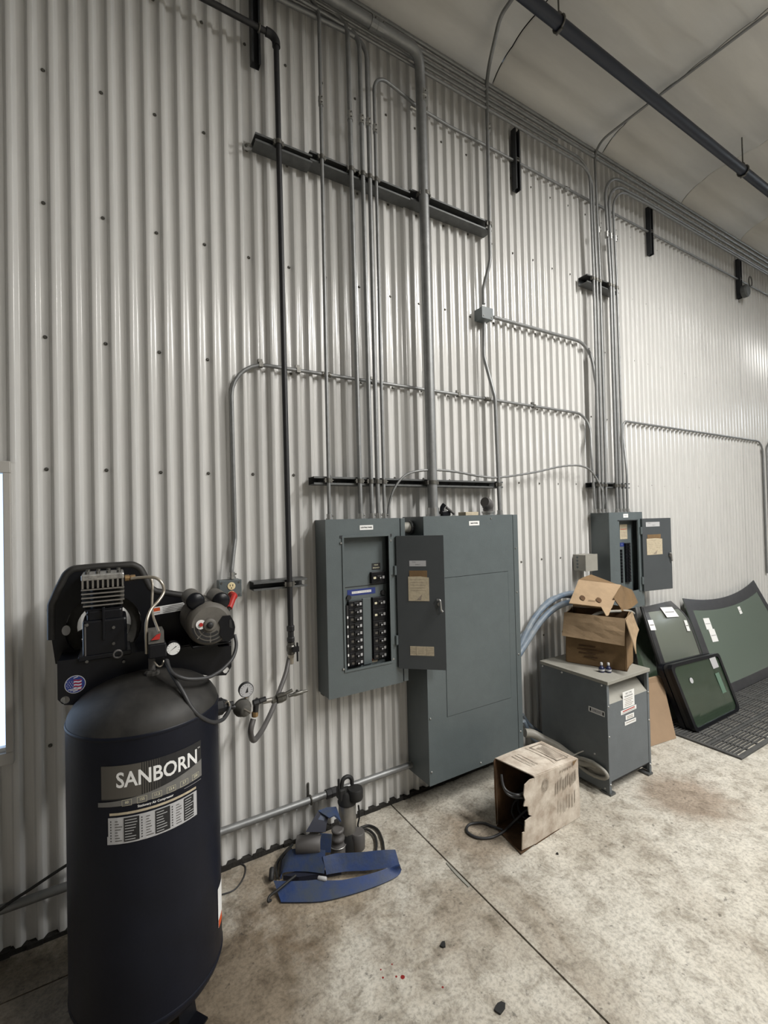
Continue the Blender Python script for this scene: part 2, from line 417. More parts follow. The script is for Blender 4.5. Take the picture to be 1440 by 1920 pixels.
# lamps
for i, (x, y, z, l, wd, pw, lb) in enumerate(LAMPS):
    t = thing('high_bay_light', lb, 'light', (x, y, z))
    s = MB(); s.box((x-l/2-.03, y-wd/2-.03, z+.02), (x+l/2+.03, y+wd/2+.03, z+.10), m_white, .01); s.build('housing', t)
    s = MB(); s.box((x-l/2, y-wd/2, z+.008), (x+l/2, y+wd/2, z+.02), m_lamp); s.build('diffuser', t)
    for q in (-.4, .4):
        s = MB(); s.cyl((x, y+q*wd, z+.10), (x, y+q*wd, ZC-.02), .004, m_clamp, 6); s.build('hanger', t)
    ld = bpy.data.lights.new('lamp', 'AREA'); ld.shape = 'RECTANGLE'; ld.size = l; ld.size_y = wd; ld.energy = pw; ld.color = (1, .982, .945)
    lo = bpy.data.objects.new('lamp', ld); C.objects.link(lo); lo.parent = t; lo.location = (0, 0, -.005)

# ------------------------------------------------------------------ strut channels
YS = -.012; SD = .078; YC = YS-SD-.014   # wall face of strut, strut depth, centre of pipes clamped to it
def strut(label, a, b, z_or_x, vertical=False, size=.041, m=m_strut, group=None, y0=YS, holes=True, SD=SD):
    """C channel open towards the room, along x (a..b at height z) or along z (a..b at x)"""
    t = thing('strut_channel', label, 'strut', ((a+b)/2, y0-SD/2, z_or_x-size/2) if not vertical else (z_or_x, y0-SD/2, min(a, b)), group)
    h = size/2; th = .0032; s = MB()
    def bx(u0, u1, y1, y2, w0, w1, q=m):
        if vertical: s.box((z_or_x+w0, y2, u0), (z_or_x+w1, y1, u1), q)
        else: s.box((u0, y2, z_or_x+w0), (u1, y1, z_or_x+w1), q)
    bx(a, b, y0, y0-th, -h, h)
    bx(a, b, y0-th, y0-SD, h-th, h); bx(a, b, y0-th, y0-SD, -h, -h+th)
    bx(a, b, y0-SD+.007, y0-SD, h-.0095, h-th); bx(a, b, y0-SD+.007, y0-SD, -h+th, -h+.0095)
    s.build('channel', t)
    s = MB(); n = max(1, int((b-a)/.1))
    for k in range(n):
        u = a+(k+.5)*(b-a)/n
        o = (u, y0-th, z_or_x) if not vertical else (z_or_x, y0-th, u)
        s.lathe([(.008, 0), (.008, .006), (.004, .007)], o, (0, -1, 0), m_clamp, 6, False)
    if holes: tag(s.build('bolt_row', t), kind='stuff')
    return t
def clamp(t, x, z, r, vertical_pipe=True, y=YC):
    s = MB(); n = 10; pts = []
    for k in range(n+1):
        a = math.pi*k/n; pts.append((x-(r+.003)*math.cos(a), y-(r+.003)*math.sin(a)))
    pts = [(x-r-.003, y+r+.006)]+pts+[(x+r+.003, y+r+.006)]
    hw = .011
    s.add([(p[0], p[1], z-hw) for p in pts]+[(p[0], p[1], z+hw) for p in pts], [(i, i+1, len(pts)+i+1, len(pts)+i) for i in range(len(pts)-1)], m_clamp, True)
    s.box((x+r+.002, y-r*.3, z-hw), (x+r+.011, y+r+.004, z+hw), m_clamp)
    s.box((x-r-.011, y-r*.3, z-hw), (x-r-.002, y+r+.004, z+hw), m_clamp)
    s.cyl((x-r-.014, y+r*.1, z), (x+r+.018, y+r*.1, z), .003, m_clamp, 6)
    return s.build('pipe_clamp', t)
pa, pb = P(471, 276, YS), P(575, 312, YS)
S1a = strut('dark steel strut channel high on the wall behind the black air pipe', pa.x, pb.x, 3.435)
pc, pd = P(571, 305, YS), P(756, 375, YS)
S1b = strut('high steel strut channel crossed by the five thin conduits', pc.x, pd.x-.004, 3.452, size=.050)
pe, pf = P(756, 370, YS), P(922, 434, YS-SD)
S1c = strut('high steel strut channel crossed by the thick conduit, ends at the bent conduit', pe.x, pf.x, 3.466, size=.062)
s = MB(); q = P(461, 274, -.012)
s.box((q.x-.012, -.016, q.z-.02), (q.x+.03, -.011, q.z+.02), m_emt2); s.cyl((q.x, -.016, q.z), (q.x, -.021, q.z), .007, m_clamp, 8); s.build('end_tab', S1a)
q0, q1, q2 = P(581, 896, YS-.02), P(943, 903, YS-SD), P(760, 899, YS-.02)
S2 = strut('long steel strut channel just above the two large grey panels', q0.x, q1.x, 1.80)
q0, q1 = P(470, 1099, YS-.02), P(576, 1090, YS-SD)
S3 = strut('short steel strut channel under the black air pipe beside the outlet box', q0.x, q1.x, (q0.z+q1.z)/2)
q0, q1 = P(1088, 518, YS-.02), P(1160, 541, YS-SD)
S4 = strut('short dark strut channel high on the far conduit column', q0.x, q1.x, 3.38, m=m_strut, size=.06)
q0, q1 = P(1102, 910, YS-.02), P(1181, 911, YS-SD)
S5 = strut('short strut channel across conduits just above the far panel', q0.x, q1.x, (q0.z+q1.z)/2)
def vstrut(px, py0, py1, label):
    b = P(px, py1, YS-.04); return strut(label, b.z, 4.27 if px > 900 else 4.50, b.x, True, m=m_dstrut, holes=False, size=.044, SD=.040)
V1 = vstrut(481, 0, 116, 'dark upright strut near the top left with the black air pipe clamped to it')
V1b = P(481, 118, YS-.04)
V2 = vstrut(973, 190, 354, 'dark upright strut hanging from the eave between the two conduit columns')
V3 = vstrut(1224, 400, 476, 'dark upright strut at the eave just right of the far conduit column')
V4 = vstrut(1391, 490, 558, 'dark upright strut at the eave beside the round motor box, furthest right')

# ------------------------------------------------------------------ conduits and pipes
R12, R34, R1 = .0092, .0119, .0147
def coupling(t, p, d, r, long=.045, m=m_emt2, screws=True):
    d = Vector(d).normalized(); p = Vector(p); s = MB()
    s.lathe([(r+.0005, -long/2), (r+.004, -long/2), (r+.004, -.003), (r+.0052, -.002), (r+.0052, .002), (r+.004, .003), (r+.004, long/2), (r+.0005, long/2)], p, d, m, 12, False)
    if screws:
        for q in (-.3, .3): s.cyl(p+d*long*q-Y*(r+.003), p+d*long*q-Y*(r+.0085), .0035, m_clamp, 6)
    return s.build('coupling', t)
def connector(t, p, r):
    s = MB(); s.lathe([(r+.001, .03), (r+.0045, .03), (r+.0045, .008), (r+.009, .008), (r+.009, 0), (r+.001, 0)], p, (0, 0, 1), m_emt2, 12, False)
    s.cyl(Vector(p)+Vector((r+.002, 0, .02)), Vector(p)+Vector((r+.012, 0, .02)), .004, m_clamp, 6)
    return s.build('connector', t)
def run(label, pts, r, m=m_emt, bend=.16, group=None, name='conduit', n=10, cat='conduit'):
    p = fillet(pts, bend); lo = min(p, key=lambda v: v.z)
    t = thing(name, label, cat, lo, group)
    s = MB(); s.tube(p, r, m, n); s.build('tube', t)
    return t
def at_z(pa, pb, z):   # point of a straight riser at height z
    k = (z-pa.z)/(pb.z-pa.z); return pa+(pb-pa)*k
P1TOP = 1.60
# eave rack: long conduits running along the top of the wall
XA = P(1107, 420, YC).x
run('top conduit of the eave rack running the whole wall under the ceiling', [(XL+.05, -.100, 4.385), (XR-.1, -.100, 4.385)], R34)
run('second conduit down in the eave rack running the whole wall', [(XL+.05, -.100, 4.338), (XR-.1, -.100, 4.338)], R34)
run('third conduit of the eave rack above the thin risers of the left panels', [(XL+.05, -.100, 4.292), (XA-.35, -.100, 4.292)], R12)
# left panel risers
def riser(label, top, bot, r, ztop, cpl=None, bend=None, zpan=P1TOP):
    a, b = P(*top, YC), P(*bot, YC); u = (a-b).normalized()
    b = at_z(a, b, zpan); a2 = at_z(a, b, ztop)
    pts = [b, a2]+([a2+Vector(bend)] if bend else [])
    t = run(label, pts, r, bend=.09)
    connector(t, (b.x, b.y, zpan), r)
    if cpl: coupling(t, at_z(a, b, P(*cpl, YC).z), u, r)
    return t, a, b
YC12 = YC
rs = []
rs.append(riser('thin conduit into the lighting panel top, leftmost of its five risers', (598, 30), (617.5, 972), R12, 4.27, (601, 190), (-.5, .05, 0)))
rs.append(riser('grey conduit into the lighting panel top, second riser from its left', (651, 40), (676.5, 972), R34, 4.255, (664, 222), (-.5, .045, 0)))
rs.append(riser('grey conduit into the lighting panel top, middle riser of five', (673, 60), (697.5, 972), R34, 4.225, (679, 226), (-.5, .04, 0)))
rs.append(riser('grey conduit into the lighting panel top, fourth riser from its left', (686.6, 70), (709.5, 972), R34, 4.195, (692, 232), (-.5, .035, 0)))
# fifth riser turns right and runs along the wall under the eave rack
a, b = P(702, 200, YC), P(721, 972, YC); zr = 4.055
b = at_z(a, b, P1TOP); a2 = at_z(a, b, zr)
t = run('conduit that rises from the lighting panel and turns right along the upper wall', [b, a2, (a2.x+.35, -.04, zr), (a2.x+.6, -.026, zr), (XR-.2, -.026, zr)], R12, bend=.11)
connector(t, b, R12); coupling(t, at_z(a, b, P(703, 242, YC).z), Z, R12); coupling(t, (P(775, 213, -.026).x, -.026, zr), X, R12); coupling(t, (P(1062, 360, -.026).x, -.026, zr), X, R12)
rs5 = (a, b)
for (tt, a, b), r in zip(rs, (R12, R34, R34, R34)):
    for S, z in ((S2, 1.80), (S1b, 3.452)):
        q = at_z(a, b, z); clamp(S, q.x, z, r)
for S, z in ((S2, 1.80), (S1b, 3.452)):
    q = at_z(*rs5, z); clamp(S, q.x, z, R12)
# thick conduit into the main panel
RB = .0285; YB = YS-SD-RB-.002
a, b = P(792, 195, YB), P(812, 960, YB); b = at_z(a, b, 1.606); a2 = at_z(a, b, 4.40)
BC = P(785, 96, YB-.05)
t = run('thick grey conduit that enters the main panel and bends left along the ceiling', [b, P(788, 150, YB), BC, (BC.x-.5, BC.y, BC.z), (XL+.1, BC.y, BC.z)], RB, bend={1: .5, 2: .30, 3: .3}, n=18)
for z in (4.03,): coupling(t, at_z(a, b, z), Z, RB, .07)
coupling(t, (P(706, 44, BC.y).x, BC.y, BC.z), X, RB, .08, m_emt)
s = MB(); s.lathe([(RB+.001, .05), (RB+.007, .05), (RB+.007, .012), (RB+.014, .012), (RB+.014, 0), (RB, 0)], b, Z, m_emt2, 16, False); s.build('connector', t)
for S, z in ((S2, 1.80), (S1c, 3.466)):
    q = at_z(a, b, z); clamp(S, q.x, z, RB, y=YB)
# conduit from the ceiling down to the junction box
c8 = [P(937, 962, YC), P(928, 745, YC), P(907, 668, -.05), P(908, 610, -.05)]
zj = P(910, 588, -.05).z
t = run('bent conduit from the small junction box down into the main panel', [Vector((c8[0].x, YC, 1.606)), c8[1], c8[2], Vector((c8[3].x, -.05, zj-.06))], R34, bend=.2)
connector(t, (c8[0].x, YC, 1.606), R34)
q = at_z(c8[0], c8[1], 1.80); clamp(S2, q.x, 1.80, R34)
u8 = [P(907, 570, -.05), P(906, 540, -.05), P(919, 490, YC), P(915, 260, YC)]
xe = P(913, 200, YC).x
t = run('bent conduit from the small junction box up over the ceiling edge', [Vector((c8[3].x, -.05, zj+.06)), u8[1], u8[2], Vector((xe, YC, 4.42)), P(938, 30, z=4.585), P(959, 0, z=4.60), P(1060, -150, z=4.60)], R34, bend={1: .2, 2: .2, 3: .22, 4: .5, 5: .4})
clamp(S1c, P(918, 432, YC).x, 3.466, R34); coupling(t, P(915, 240, YC), Z, R34); 
# conduit from junction box to the far panel
ya = -.026
h0, h1 = P(925, 588, -.035), P(1084, 633, -.035)
P2TOP = 1.605
b9 = Vector((P(1119.5, 950, YC+.02).x, YC+.02, P2TOP))
t = run('conduit from the small junction box bending down into the far panel', [Vector((h0.x, -.035, zj)), Vector((h1.x+.14, -.035, zj)), P(1118, 722, YC+.02), b9], R34, bend={1: .25, 2: .5})
connector(t, b9, R34)
# long conduit from outlet box across the wall to the far panel
zl = P(760, 725, ya).z
o0 = P(437, 1085, ya)
b10 = Vector((P(1115.5, 950, YC+.01).x, YC+.01, P2TOP))
t = run('long conduit from the outlet box across the wall to the far panel', [Vector((o0.x-.012, ya-.03, 1.345)), Vector((o0.x-.012, ya-.03, 1.38)), P(441, 1010, ya), Vector((P(434, 760, ya).x, ya, zl)), Vector((P(1090, 775, ya).x+.10, ya, zl)), P(1109, 850, YC+.01), b10], R12, bend={1: .05, 2: .05, 3: .17, 4: .22, 5: .4})
connector(t, b10, R12); connector(t, Vector((o0.x-.012, ya-.03, 1.34)), R12)
for px in (612, 913): coupling(t, (P(px, 730, ya).x, ya, zl), X, R12, .05, m_clamp)
s = MB()
for px in (490, 560, 700, 860, 1000):
    q = P(px, 740, ya); s.box((q.x-.01, -.02, zl+.008), (q.x+.01, -.008, zl+.03), m_clamp); s.box((q.x-.01, ya-R12-.002, zl-.012), (q.x+.01, ya+.014, zl+.012), m_clamp)
tag(s.build('strap', t), kind='stuff')
# conduit column above the far panel
def farriser(label, top, mid, bot, r, zt, ext, y=YC):
    a, m_, b = P(*top, y), P(*mid, y), P(*bot, y); b = Vector((b.x, y, P2TOP))
    pts = [b, m_]+[Vector((a.x, y, zt))]+[Vector((a.x, y, zt))+Vector(e) for e in ext]
    t = run(label, pts, r, bend={1: 1.0, 2: .2, 3: .25}); connector(t, b, r)
    for S, zz, q in ((S5, P(1140, 910, y).z, at_z(m_, b, P(1140, 910, y).z)), (S4, 3.38, m_)): clamp(S, q.x, zz, r, y=y)
    return t
farriser('far-column conduit bending left into the eave rack, leftmost of the column', (1107, 371), (1113, 517), (1124, 950), R12, 4.255, [(-.3, 0, 0), (-5, 0, 0)])
farriser('far-column conduit bending left into the eave rack, beside the leftmost one', (1111, 371), (1118.7, 517), (1130, 950), R12, 4.215, [(-.3, .0, 0), (-5, .0, 0)])
t = farriser('far-column conduit that bends out onto the ceiling along the seam', (1117, 371), (1125, 517), (1137, 950), R12, 4.42, [P(1198, 208, z=4.60)-Vector((P(1117, 371, YC).x, YC, 4.42)), P(1440, 25, z=4.60)-Vector((P(1117, 371, YC).x, YC, 4.42))])
coupling(t, P(1122.5, 432, YC), Z, R12)
for i, (a, mm_, b, zt) in enumerate((((1133.5, 371), (1144, 517), (1157, 950), P(1142, 327, YC).z), ((1140, 371), (1149, 517), (1163, 950), P(1148, 343, YC).z), ((1148, 371), (1156, 520), (1170, 950), P(1158, 354, YC).z))):
    t = farriser('far-column conduit bending right along the eave, %s' % ('innermost of that three', 'middle of that three', 'lowest and rightmost of that three')[i], a, mm_, b, R34 if i < 2 else R12, zt, [(.5, -.01, 0), (9, -.01, 0)])
    coupling(t, P(a[0]+4+i, 440+4*i, YC), Z, R34 if i < 2 else R12)
# conduit that leaves the far panel and runs right at mid height, then drops
zm = P(1300, 809, ya).z; xr_ = P(1431, 860, ya).x
b13 = Vector((P(1176.5, 950, YC).x, YC, P2TOP))
t = run('mid-height conduit running right from the far panel then dropping down the wall', [b13, P(1175, 880, YC), P(1168, 815, ya), Vector((P(1168, 790, ya).x, ya, zm)), Vector((xr_, ya, zm)), Vector((xr_, ya, .9))], R12, bend={1: .3, 2: .3, 3: .07, 4: .14})
connector(t, b13, R12)
run('conduit at the right photo edge rising and turning right', [Vector((xr_+.10, ya, .9)), Vector((xr_+.10, ya, zm+.02)), Vector((xr_+2.5, ya, zm+.02))], R12, bend=.14)
# armoured cable looping from the lighting panel to the far panel
ac = [P(727.5, 968, -.075), P(730, 945, -.08), P(740, 915, -.09), P(762, 890, -.10), P(800, 881.5, -.118), P(850, 884, -.11), P(900, 893, -.10), P(937, 895, -.10), P(1000, 886, -.07), P(1050, 875, -.07), P(1085, 873, -.09), P(1108, 883, -.10), P(1124, 908, -.11), P(1132, 932, -.10), P(1134, 956, -.09)]
sp = spline(ac, 14); t = thing('armoured_cable', 'flexible armoured cable looping from the lighting panel to the far panel', 'cable', sp[0])
s = MB(); s.tube(sp, [(.0075 if i % 2 else .0062) for i in range(len(sp))], m_emt, 8); s.build('armour', t)
s = MB(); q = P(1117, 893, -.10); s.box(q-Vector((.012, .012, .012)), q+Vector((.012, .012, .012)), m_blk, .003); s.build('cable_tie', t)
# low pipe along the wall near the floor
l0, l1 = P(414, 1558, -.05), P(764, 1439, -.05); zlo = (l0.z+l1.z)/2
t = run('grey horizontal pipe low along the wall behind the compressor and pump', [(XL+.1, -.045, zlo), (P(770, 1438, -.05).x+.25, -.045, zlo)], .017, m_emt, name='pipe', cat='pipe', n=14)
s = MB(); q = P(583, 1500, -.05); s.tube([(q.x, -.045+.021*math.cos(a), zlo+.021*math.sin(a)) for a in [k*math.pi/8 for k in range(17)]], .004, m_clamp, 6); s.box((q.x-.004, -.02, zlo), (q.x+.004, -.008, zlo+.07), m_clamp); s.build('pipe_hanger', t)
q = P(622, 1487, -.05); coupling(t, (q.x, -.045, zlo), X, .019, .06, m_iron, False)
# black iron air pipe, top left
a, b = P(518, 90, YC), P(545, 1180, YC); RP = .0135
zt = P(516, 68, YC).z
tl = P(365, -5, YC)
t = run('black iron air pipe running down the wall to the hose above the compressor', [b, Vector((a.x, YC, zt-.03))], RP, m_iron, name='air_pipe', cat='pipe', n=14)
s = MB(); s.tube(fillet([Vector((a.x, YC, zt-.05)), Vector((a.x, YC, zt)), Vector((a.x-.05, YC, zt))], .035), RP+.006, m_iron, 14); s.build('elbow', t)
s = MB(); s.tube([Vector((a.x-.04, YC, zt)), Vector((XL+.1, YC, zt))], RP, m_iron, 14); s.build('branch', t)
s = MB(); zz = P(544, 1195, YC).z
s.lathe([(.014, 0), (.019, .004), (.019, .02), (.015, .025), (.015, .05), (.019, .055), (.019, .075), (.014, .08)], b-Z*.06, Z, m_iron, 8, False); s.build('union', t)
s = MB(); s.lathe([(.013, 0), (.018, .004), (.018, .014), (.022, .02), (.022, .04), (.018, .046), (.018, .058), (.013, .06)], b-Z*.12, Z, m_clamp, 10, False)
s.cyl(b-Z*.09, b-Z*.09-Y*.035, .006, m_clamp, 8); s.box(b-Z*.15+Vector((.018, -.03, 0)), b-Z*.06+Vector((.026, -.022, 0)), m_blk, .002); s.box(b-Z*.095+Vector((-.004, -.04, -.006)), b-Z*.083+Vector((.026, -.026, .006)), m_blk); s.build('ball_valve', t)
s = MB(); s.lathe([(.009, 0), (.012, .003), (.012, .03), (.015, .032), (.015, .045), (.009, .05)], b-Z*.165, Z, m_tube, 8, False); s.build('hose_barb', t)
for S, z in ((S1a, 3.435), (S3, WORLD[S3.name].z+.0205)):
    q = at_z(a, b, z); clamp(S, q.x, z, RP)
s = MB(); q = Vector((V1b.x, YC, zt))
s.tube([q+Vector((0, (RP+.004)*math.cos(k*math.pi/6), (RP+.004)*math.sin(k*math.pi/6))) for k in range(13)], .004, m_clamp, 6); s.build('pipe_clamp', V1)
AIRB = b-Z*.165
# clamps of the upright struts, and round motor box on the last one
for V, px in ((V2, 973), (V3, 1224), (V4, 1391)):
    x = WORLD[V.name].x
    for z, y, r in ((zr, -.026, R12),):
        s = MB(); s.box((x-.016, y-r-.016, z-r-.004), (x+.016, y-r+.004, z+r+.004), m_clamp, .003); s.cyl((x, y-r-.016, z), (x, y-r-.024, z), .005, m_clamp, 6); s.build('pipe_clamp', V)
q = P(1398, 543, -.10); t = thing('conduit_box', 'round grey box with a wire loop beside the furthest upright strut', 'box', q+Vector((0, 0, -.07)))
s = MB(); s.lathe([(.06, 0), (.066, .004), (.066, .04), (.055, .05), (.05, .052)], q+Vector((.035, .04, 0)), (0, -1, 0), m_strut, 20, False); s.build('body', t)
s = MB(); c = P(1407, 528, -.10); s.tube([c+Vector((.036*math.cos(k*math.pi/9), 0, .055*math.sin(k*math.pi/9))) for k in range(18)], .006, m_clamp, 6, closed=True); s.build('wire_loop', t)
# dark pipe hung under the ceiling
ph = P(1048, 44, z=4.36); t = thing('gas_pipe', 'dark blue pipe hanging under the ceiling parallel to the wall', 'pipe', (3, ph.y, 4.36))
s = MB(); s.tube([(XL+.1, ph.y, 4.36), (XR-.1, ph.y, 4.36)], .033, m_bluepipe, 16); s.build('tube', t)
for px, py in ((1048, 40), (1393, 318)):
    c = P(px, py, y=ph.y); x = c.x; s = MB()
    s.tube([(x, ph.y+.039*math.cos(k*math.pi/8), 4.36+.039*math.sin(k*math.pi/8)) for k in range(17)], .006, m_clamp, 6); s.cyl((x, ph.y, 4.40), (x, ph.y, ZC), .005, m_clamp, 6); s.box((x-.012, ph.y-.012, 4.395), (x+.012, ph.y+.012, 4.42), m_clamp); s.cyl((x, ph.y-.02, 4.318), (x, ph.y+.02, 4.318), .009, m_clamp, 8)
    s.build('pipe_hanger', t)

# ------------------------------------------------------------------ junction box, outlet box, far small box
a = P(902, 578, -.035); j0, j1 = P(903.7, 574, -.085), P(924, 600, -.085)
t = thing('junction_box', 'small grey steel junction box where bent conduits meet', 'box', ((j0.x+j1.x)/2, -.05, j1.z))
s = MB(); s.box((j0.x, -.082, j1.z), (j1.x, -.012, j0.z), m_panel, .002); s.build('body', t)
s = MB(); s.box((j0.x-.002, -.087, j1.z-.002), (j1.x+.002, -.082, j0.z+.002), m_panel); s.build('cover', t)
s = MB()
for x in (j0.x+.012, j1.x-.012): s.cyl((x, -.087, j1.z+.012), (x, -.090, j1.z+.012), .004, m_clamp, 8)
tag(s.build('cover_screws', t), kind='stuff')
o0, o1 = P(411, 1090, -.075), P(453, 1117, -.075)
OX0, OX1, OZ0, OZ1 = o0.x, o1.x, o1.z-.002, o0.z
t = thing('outlet_box', 'grey steel outlet box with an ivory receptacle above the compressor motor', 'outlet', ((OX0+OX1)/2, -.04, OZ0))
s = MB(); s.box((OX0, -.070, OZ0), (OX1, -.012, OZ1), m_panel, .004); s.build('body', t)
s = MB(); s.box((OX0-.001, -.076, OZ0-.001), (OX1+.001, -.070, OZ1+.001), m_panel, .002); cp = s.build('cover_plate', t)
oc = P(434, 1099, -.078); s = MB(); s.lathe([(.0175, 0), (.0175, .003), (.016, .004)], (oc.x, -.075, oc.z), (0, -1, 0), m_ivory, 20, False)
for dx in (-.006, .006): s.box((oc.x+dx-.0012, -.0800, oc.z-.001), (oc.x+dx+.0012, -.0792, oc.z+.008), m_ink)
s.cyl((oc.x, -.0792, oc.z-.008), (oc.x, -.0800, oc.z-.008), .0026, m_ink, 8); tag(s.build('receptacle', t), 'ivory receptacle')
s = MB(); s.lathe([(.0175, 0), (.0175, .003), (.016, .004)], (oc.x, -.075, oc.z-.039), (0, -1, 0), m_ivory, 20, False); tag(s.build('receptacle', t), 'ivory receptacle behind the red plug')
s = MB()
for x in (OX0+.010, OX1-.010):
    for z in (OZ0+.010, OZ1-.010): s.cyl((x, -.076, z), (x, -.0785, z), .0045, m_clamp, 8)
tag(s.build('cover_screws', t), kind='stuff')
pp = [Vector((oc.x, -.080, oc.z-.039)), Vector((oc.x+.001, -.115, oc.z-.040)), P(437, 1122, -.13), P(430, 1140, -.16), P(424, 1155, -.20)]
t = thing('plug_in_cord', 'red plug and cord hanging from the outlet box behind the motor', 'cord', pp[-1])
s = MB(); s.tube(spline(pp[:4], 6), [.017]*3+[.016]*6+[.013]*10, m_red, 10); tag(s.build('plug', t), 'red plug')
s = MB(); s.tube(spline(pp[3:]+[P(418, 1180, -.21)], 6), .007, m_rub, 8); s.build('cord', t)
g0, g1 = P(1098, 1041, -.12), P(1119, 1069, -.12); gb = P(1077, 1035, -.012)
t = thing('junction_box', 'light grey box with knockouts fixed left of the far panel', 'box', ((g0.x+g1.x)/2, -.06, g1.z))
s = MB(); s.box((g0.x, -.115, g1.z), (g1.x+.01, -.012, g0.z), m_tfd, .002); s.build('body', t)
s = MB(); s.box((g0.x-.002, -.120, g1.z-.002), (g1.x+.012, -.115, g0.z+.002), m_tfd); s.build('cover', t)
for k in range(4):
    s = MB(); z = g0.z-.02-.024*k; s.lathe([(.0085, 0), (.0085, .0012), (.006, .0016)], (g0.x, -.05, z), (-1, 0, 0), m_panel, 12, False); s.build('knockout', t)

# ------------------------------------------------------------------ lighting panel (left)
def ring_plate(s, x0, x1, z0, z1, hx0, hx1, hz0, hz1, ya, yb, m):
    s.box((x0, ya, z0), (hx0, yb, z1), m); s.box((hx1, ya, z0), (x1, yb, z1), m)
    s.box((hx0, ya, z0), (hx1, yb, hz0), m); s.box((hx0, ya, hz1), (hx1, yb, z1), m)
def open_box(s, x0, x1, z0, z1, yf, yb, m, th=.003):
    s.box((x0, yb-th, z0), (x1, yb, z1), m); s.box((x0, yf, z0), (x0+th, yb-th, z1), m); s.box((x1-th, yf, z0), (x1, yb-th, z1), m)
    s.box((x0+th, yf, z0), (x1-th, yb-th, z0+th), m); s.box((x0+th, yf, z1-th), (x1-th, yb-th, z1), m)
def label_plate(parent, name, lab, o, ux, uy, w, h, m, lines, th=.0012):
    """flat label centred at o; lines = (text, dx, dy, size, ink)"""
    ux = Vector(ux).normalized(); uy = Vector(uy).normalized(); n = ux.cross(uy); o = Vector(o); s = MB()
    c = [o-ux*w/2-uy*h/2, o+ux*w/2-uy*h/2, o+ux*w/2+uy*h/2, o-ux*w/2+uy*h/2]
    s.prism(c, n*th, m)
    for tx in lines:
        if tx[0] == '|':   # a printed bar: ('|', dx, dy, w, h, mat)
            _, dx, dy, bw, bh, q = tx; k = o+n*(th+.0004)+ux*dx+uy*dy
            s.quad(k-ux*bw/2-uy*bh/2, k+ux*bw/2-uy*bh/2, k+ux*bw/2+uy*bh/2, k-ux*bw/2+uy*bh/2, q)
        else: text_on(s, tx[0], o+n*(th+.0004)+ux*tx[1]+uy*tx[2], ux, uy, tx[3], tx[4], *(tx[5:]))
    return tag(s.build(name, parent), lab)
YF1, YW = -.150, -.013
A1 = dict(x0=.899, x1=1.362, z0=.722, z1=1.60)
lp = thing('lighting_panel', 'tall grey breaker panel with its door open, nearer the compressor', 'electrical panel', ((A1['x0']+A1['x1'])/2, -.08, A1['z0']))
s = MB(); open_box(s, .899, 1.362, .722, 1.60, YF1+.006, YW, m_panel)
for x in (.93, 1.31): s.box((x-.02, -.05, .704), (x+.02, YW, .722), m_strut)
s.build('enclosure', lp)
HX0, HX1, HZ0, HZ1 = P(645, 1120, YF1).x, P(731, 1100, YF1).x, .843, 1.512
s = MB(); ring_plate(s, .897, 1.330, .720, 1.602, HX0, HX1, HZ0, HZ1, YF1, YF1+.006, m_panel); s.build('trim_plate', lp)
s = MB(); s.box((1.336, YF1, .722), (1.364, YF1+.012, 1.60), m_panel, .001); s.build('side_strip', lp)
s = MB(); ring_plate(s, HX0-.006, HX1+.006, HZ0-.006, HZ1+.006, HX0+.004, HX1-.004, HZ0+.004, HZ1-.004, YF1-.005, YF1, m_panel)
s.box((HX0-.016, YF1-.003, HZ1-.005), (HX0, YF1, HZ1+.008), m_dstrut); s.box((HX1, YF1-.003, HZ1-.008), (HX1+.018, YF1, HZ1+.006), m_dstrut)
s.build('opening_flange', lp)
s = MB()
for x in (HX0-.012, HX1+.010):
    for z in (HZ0+.012, HZ1-.03): s.lathe([(.007, 0), (.007, .003), (.004, .006)], (x, YF1, z), (0, -1, 0), m_emt2, 10)
tag(s.build('trim_screws', lp), kind='stuff')
YD = -.105                                                     # dead front, recessed behind the trim
cx = (HX0+HX1)/2; zc_ = P(690, 1098, YD).z
s = MB(); s.box((HX0-.02, YD, HZ0-.02), (HX1+.005, YD+.003, HZ1+.02), m_panel)
s.box((HX0, YD-.002, zc_+.001), (HX1, YD, zc_+.004), m_ink); s.build('dead_front', lp)
q0, q1 = P(655, 1104, YD), P(713, 1115, YD)
label_plate(lp, 'maker_label', 'blue printed strip above the breakers', (cx-.012, YD, zc_-.028), X, Z, .165, .032, m_blue, [('|', 0, 0, .115, .012, m_white), ('SQUARE D PANELBOARD', 0, 0, .0105, m_ink)])
label_plate(lp, 'main_label', 'black label with gold print', (P(705, 1062, YD).x, YD, P(705, 1062, YD).z), X, Z, .052, .036, m_ink, [('MAIN', 0, .008, .010, m_gold), ('BREAKER', 0, -.007, .010, m_gold)])
label_plate(lp, 'warning_strip', 'red and white warning strip', (cx-.01, YD-.001, HZ0+.012), X, Z, .17, .022, m_beige, [('|', -.005, .002, .12, .010, m_red)])
s = MB(); 
for x, z in ((P(653, 1118, YD).x, zc_-.050), (P(717, 1109, YD).x, zc_-.044)): s.cyl((x, YD, z), (x, YD-.010, z), .013, m_ink, 12)
tag(s.build('knob_screws', lp), kind='stuff')
label_plate(lp, 'name_label', 'white engraved name plate', (P(687, 989, YF1).x, YF1, P(687, 989, YF1).z), X, Z, .078, .024, m_white, [('LIGHTING PANEL', 0, 0, .0105, m_ink, .82, .0004)])
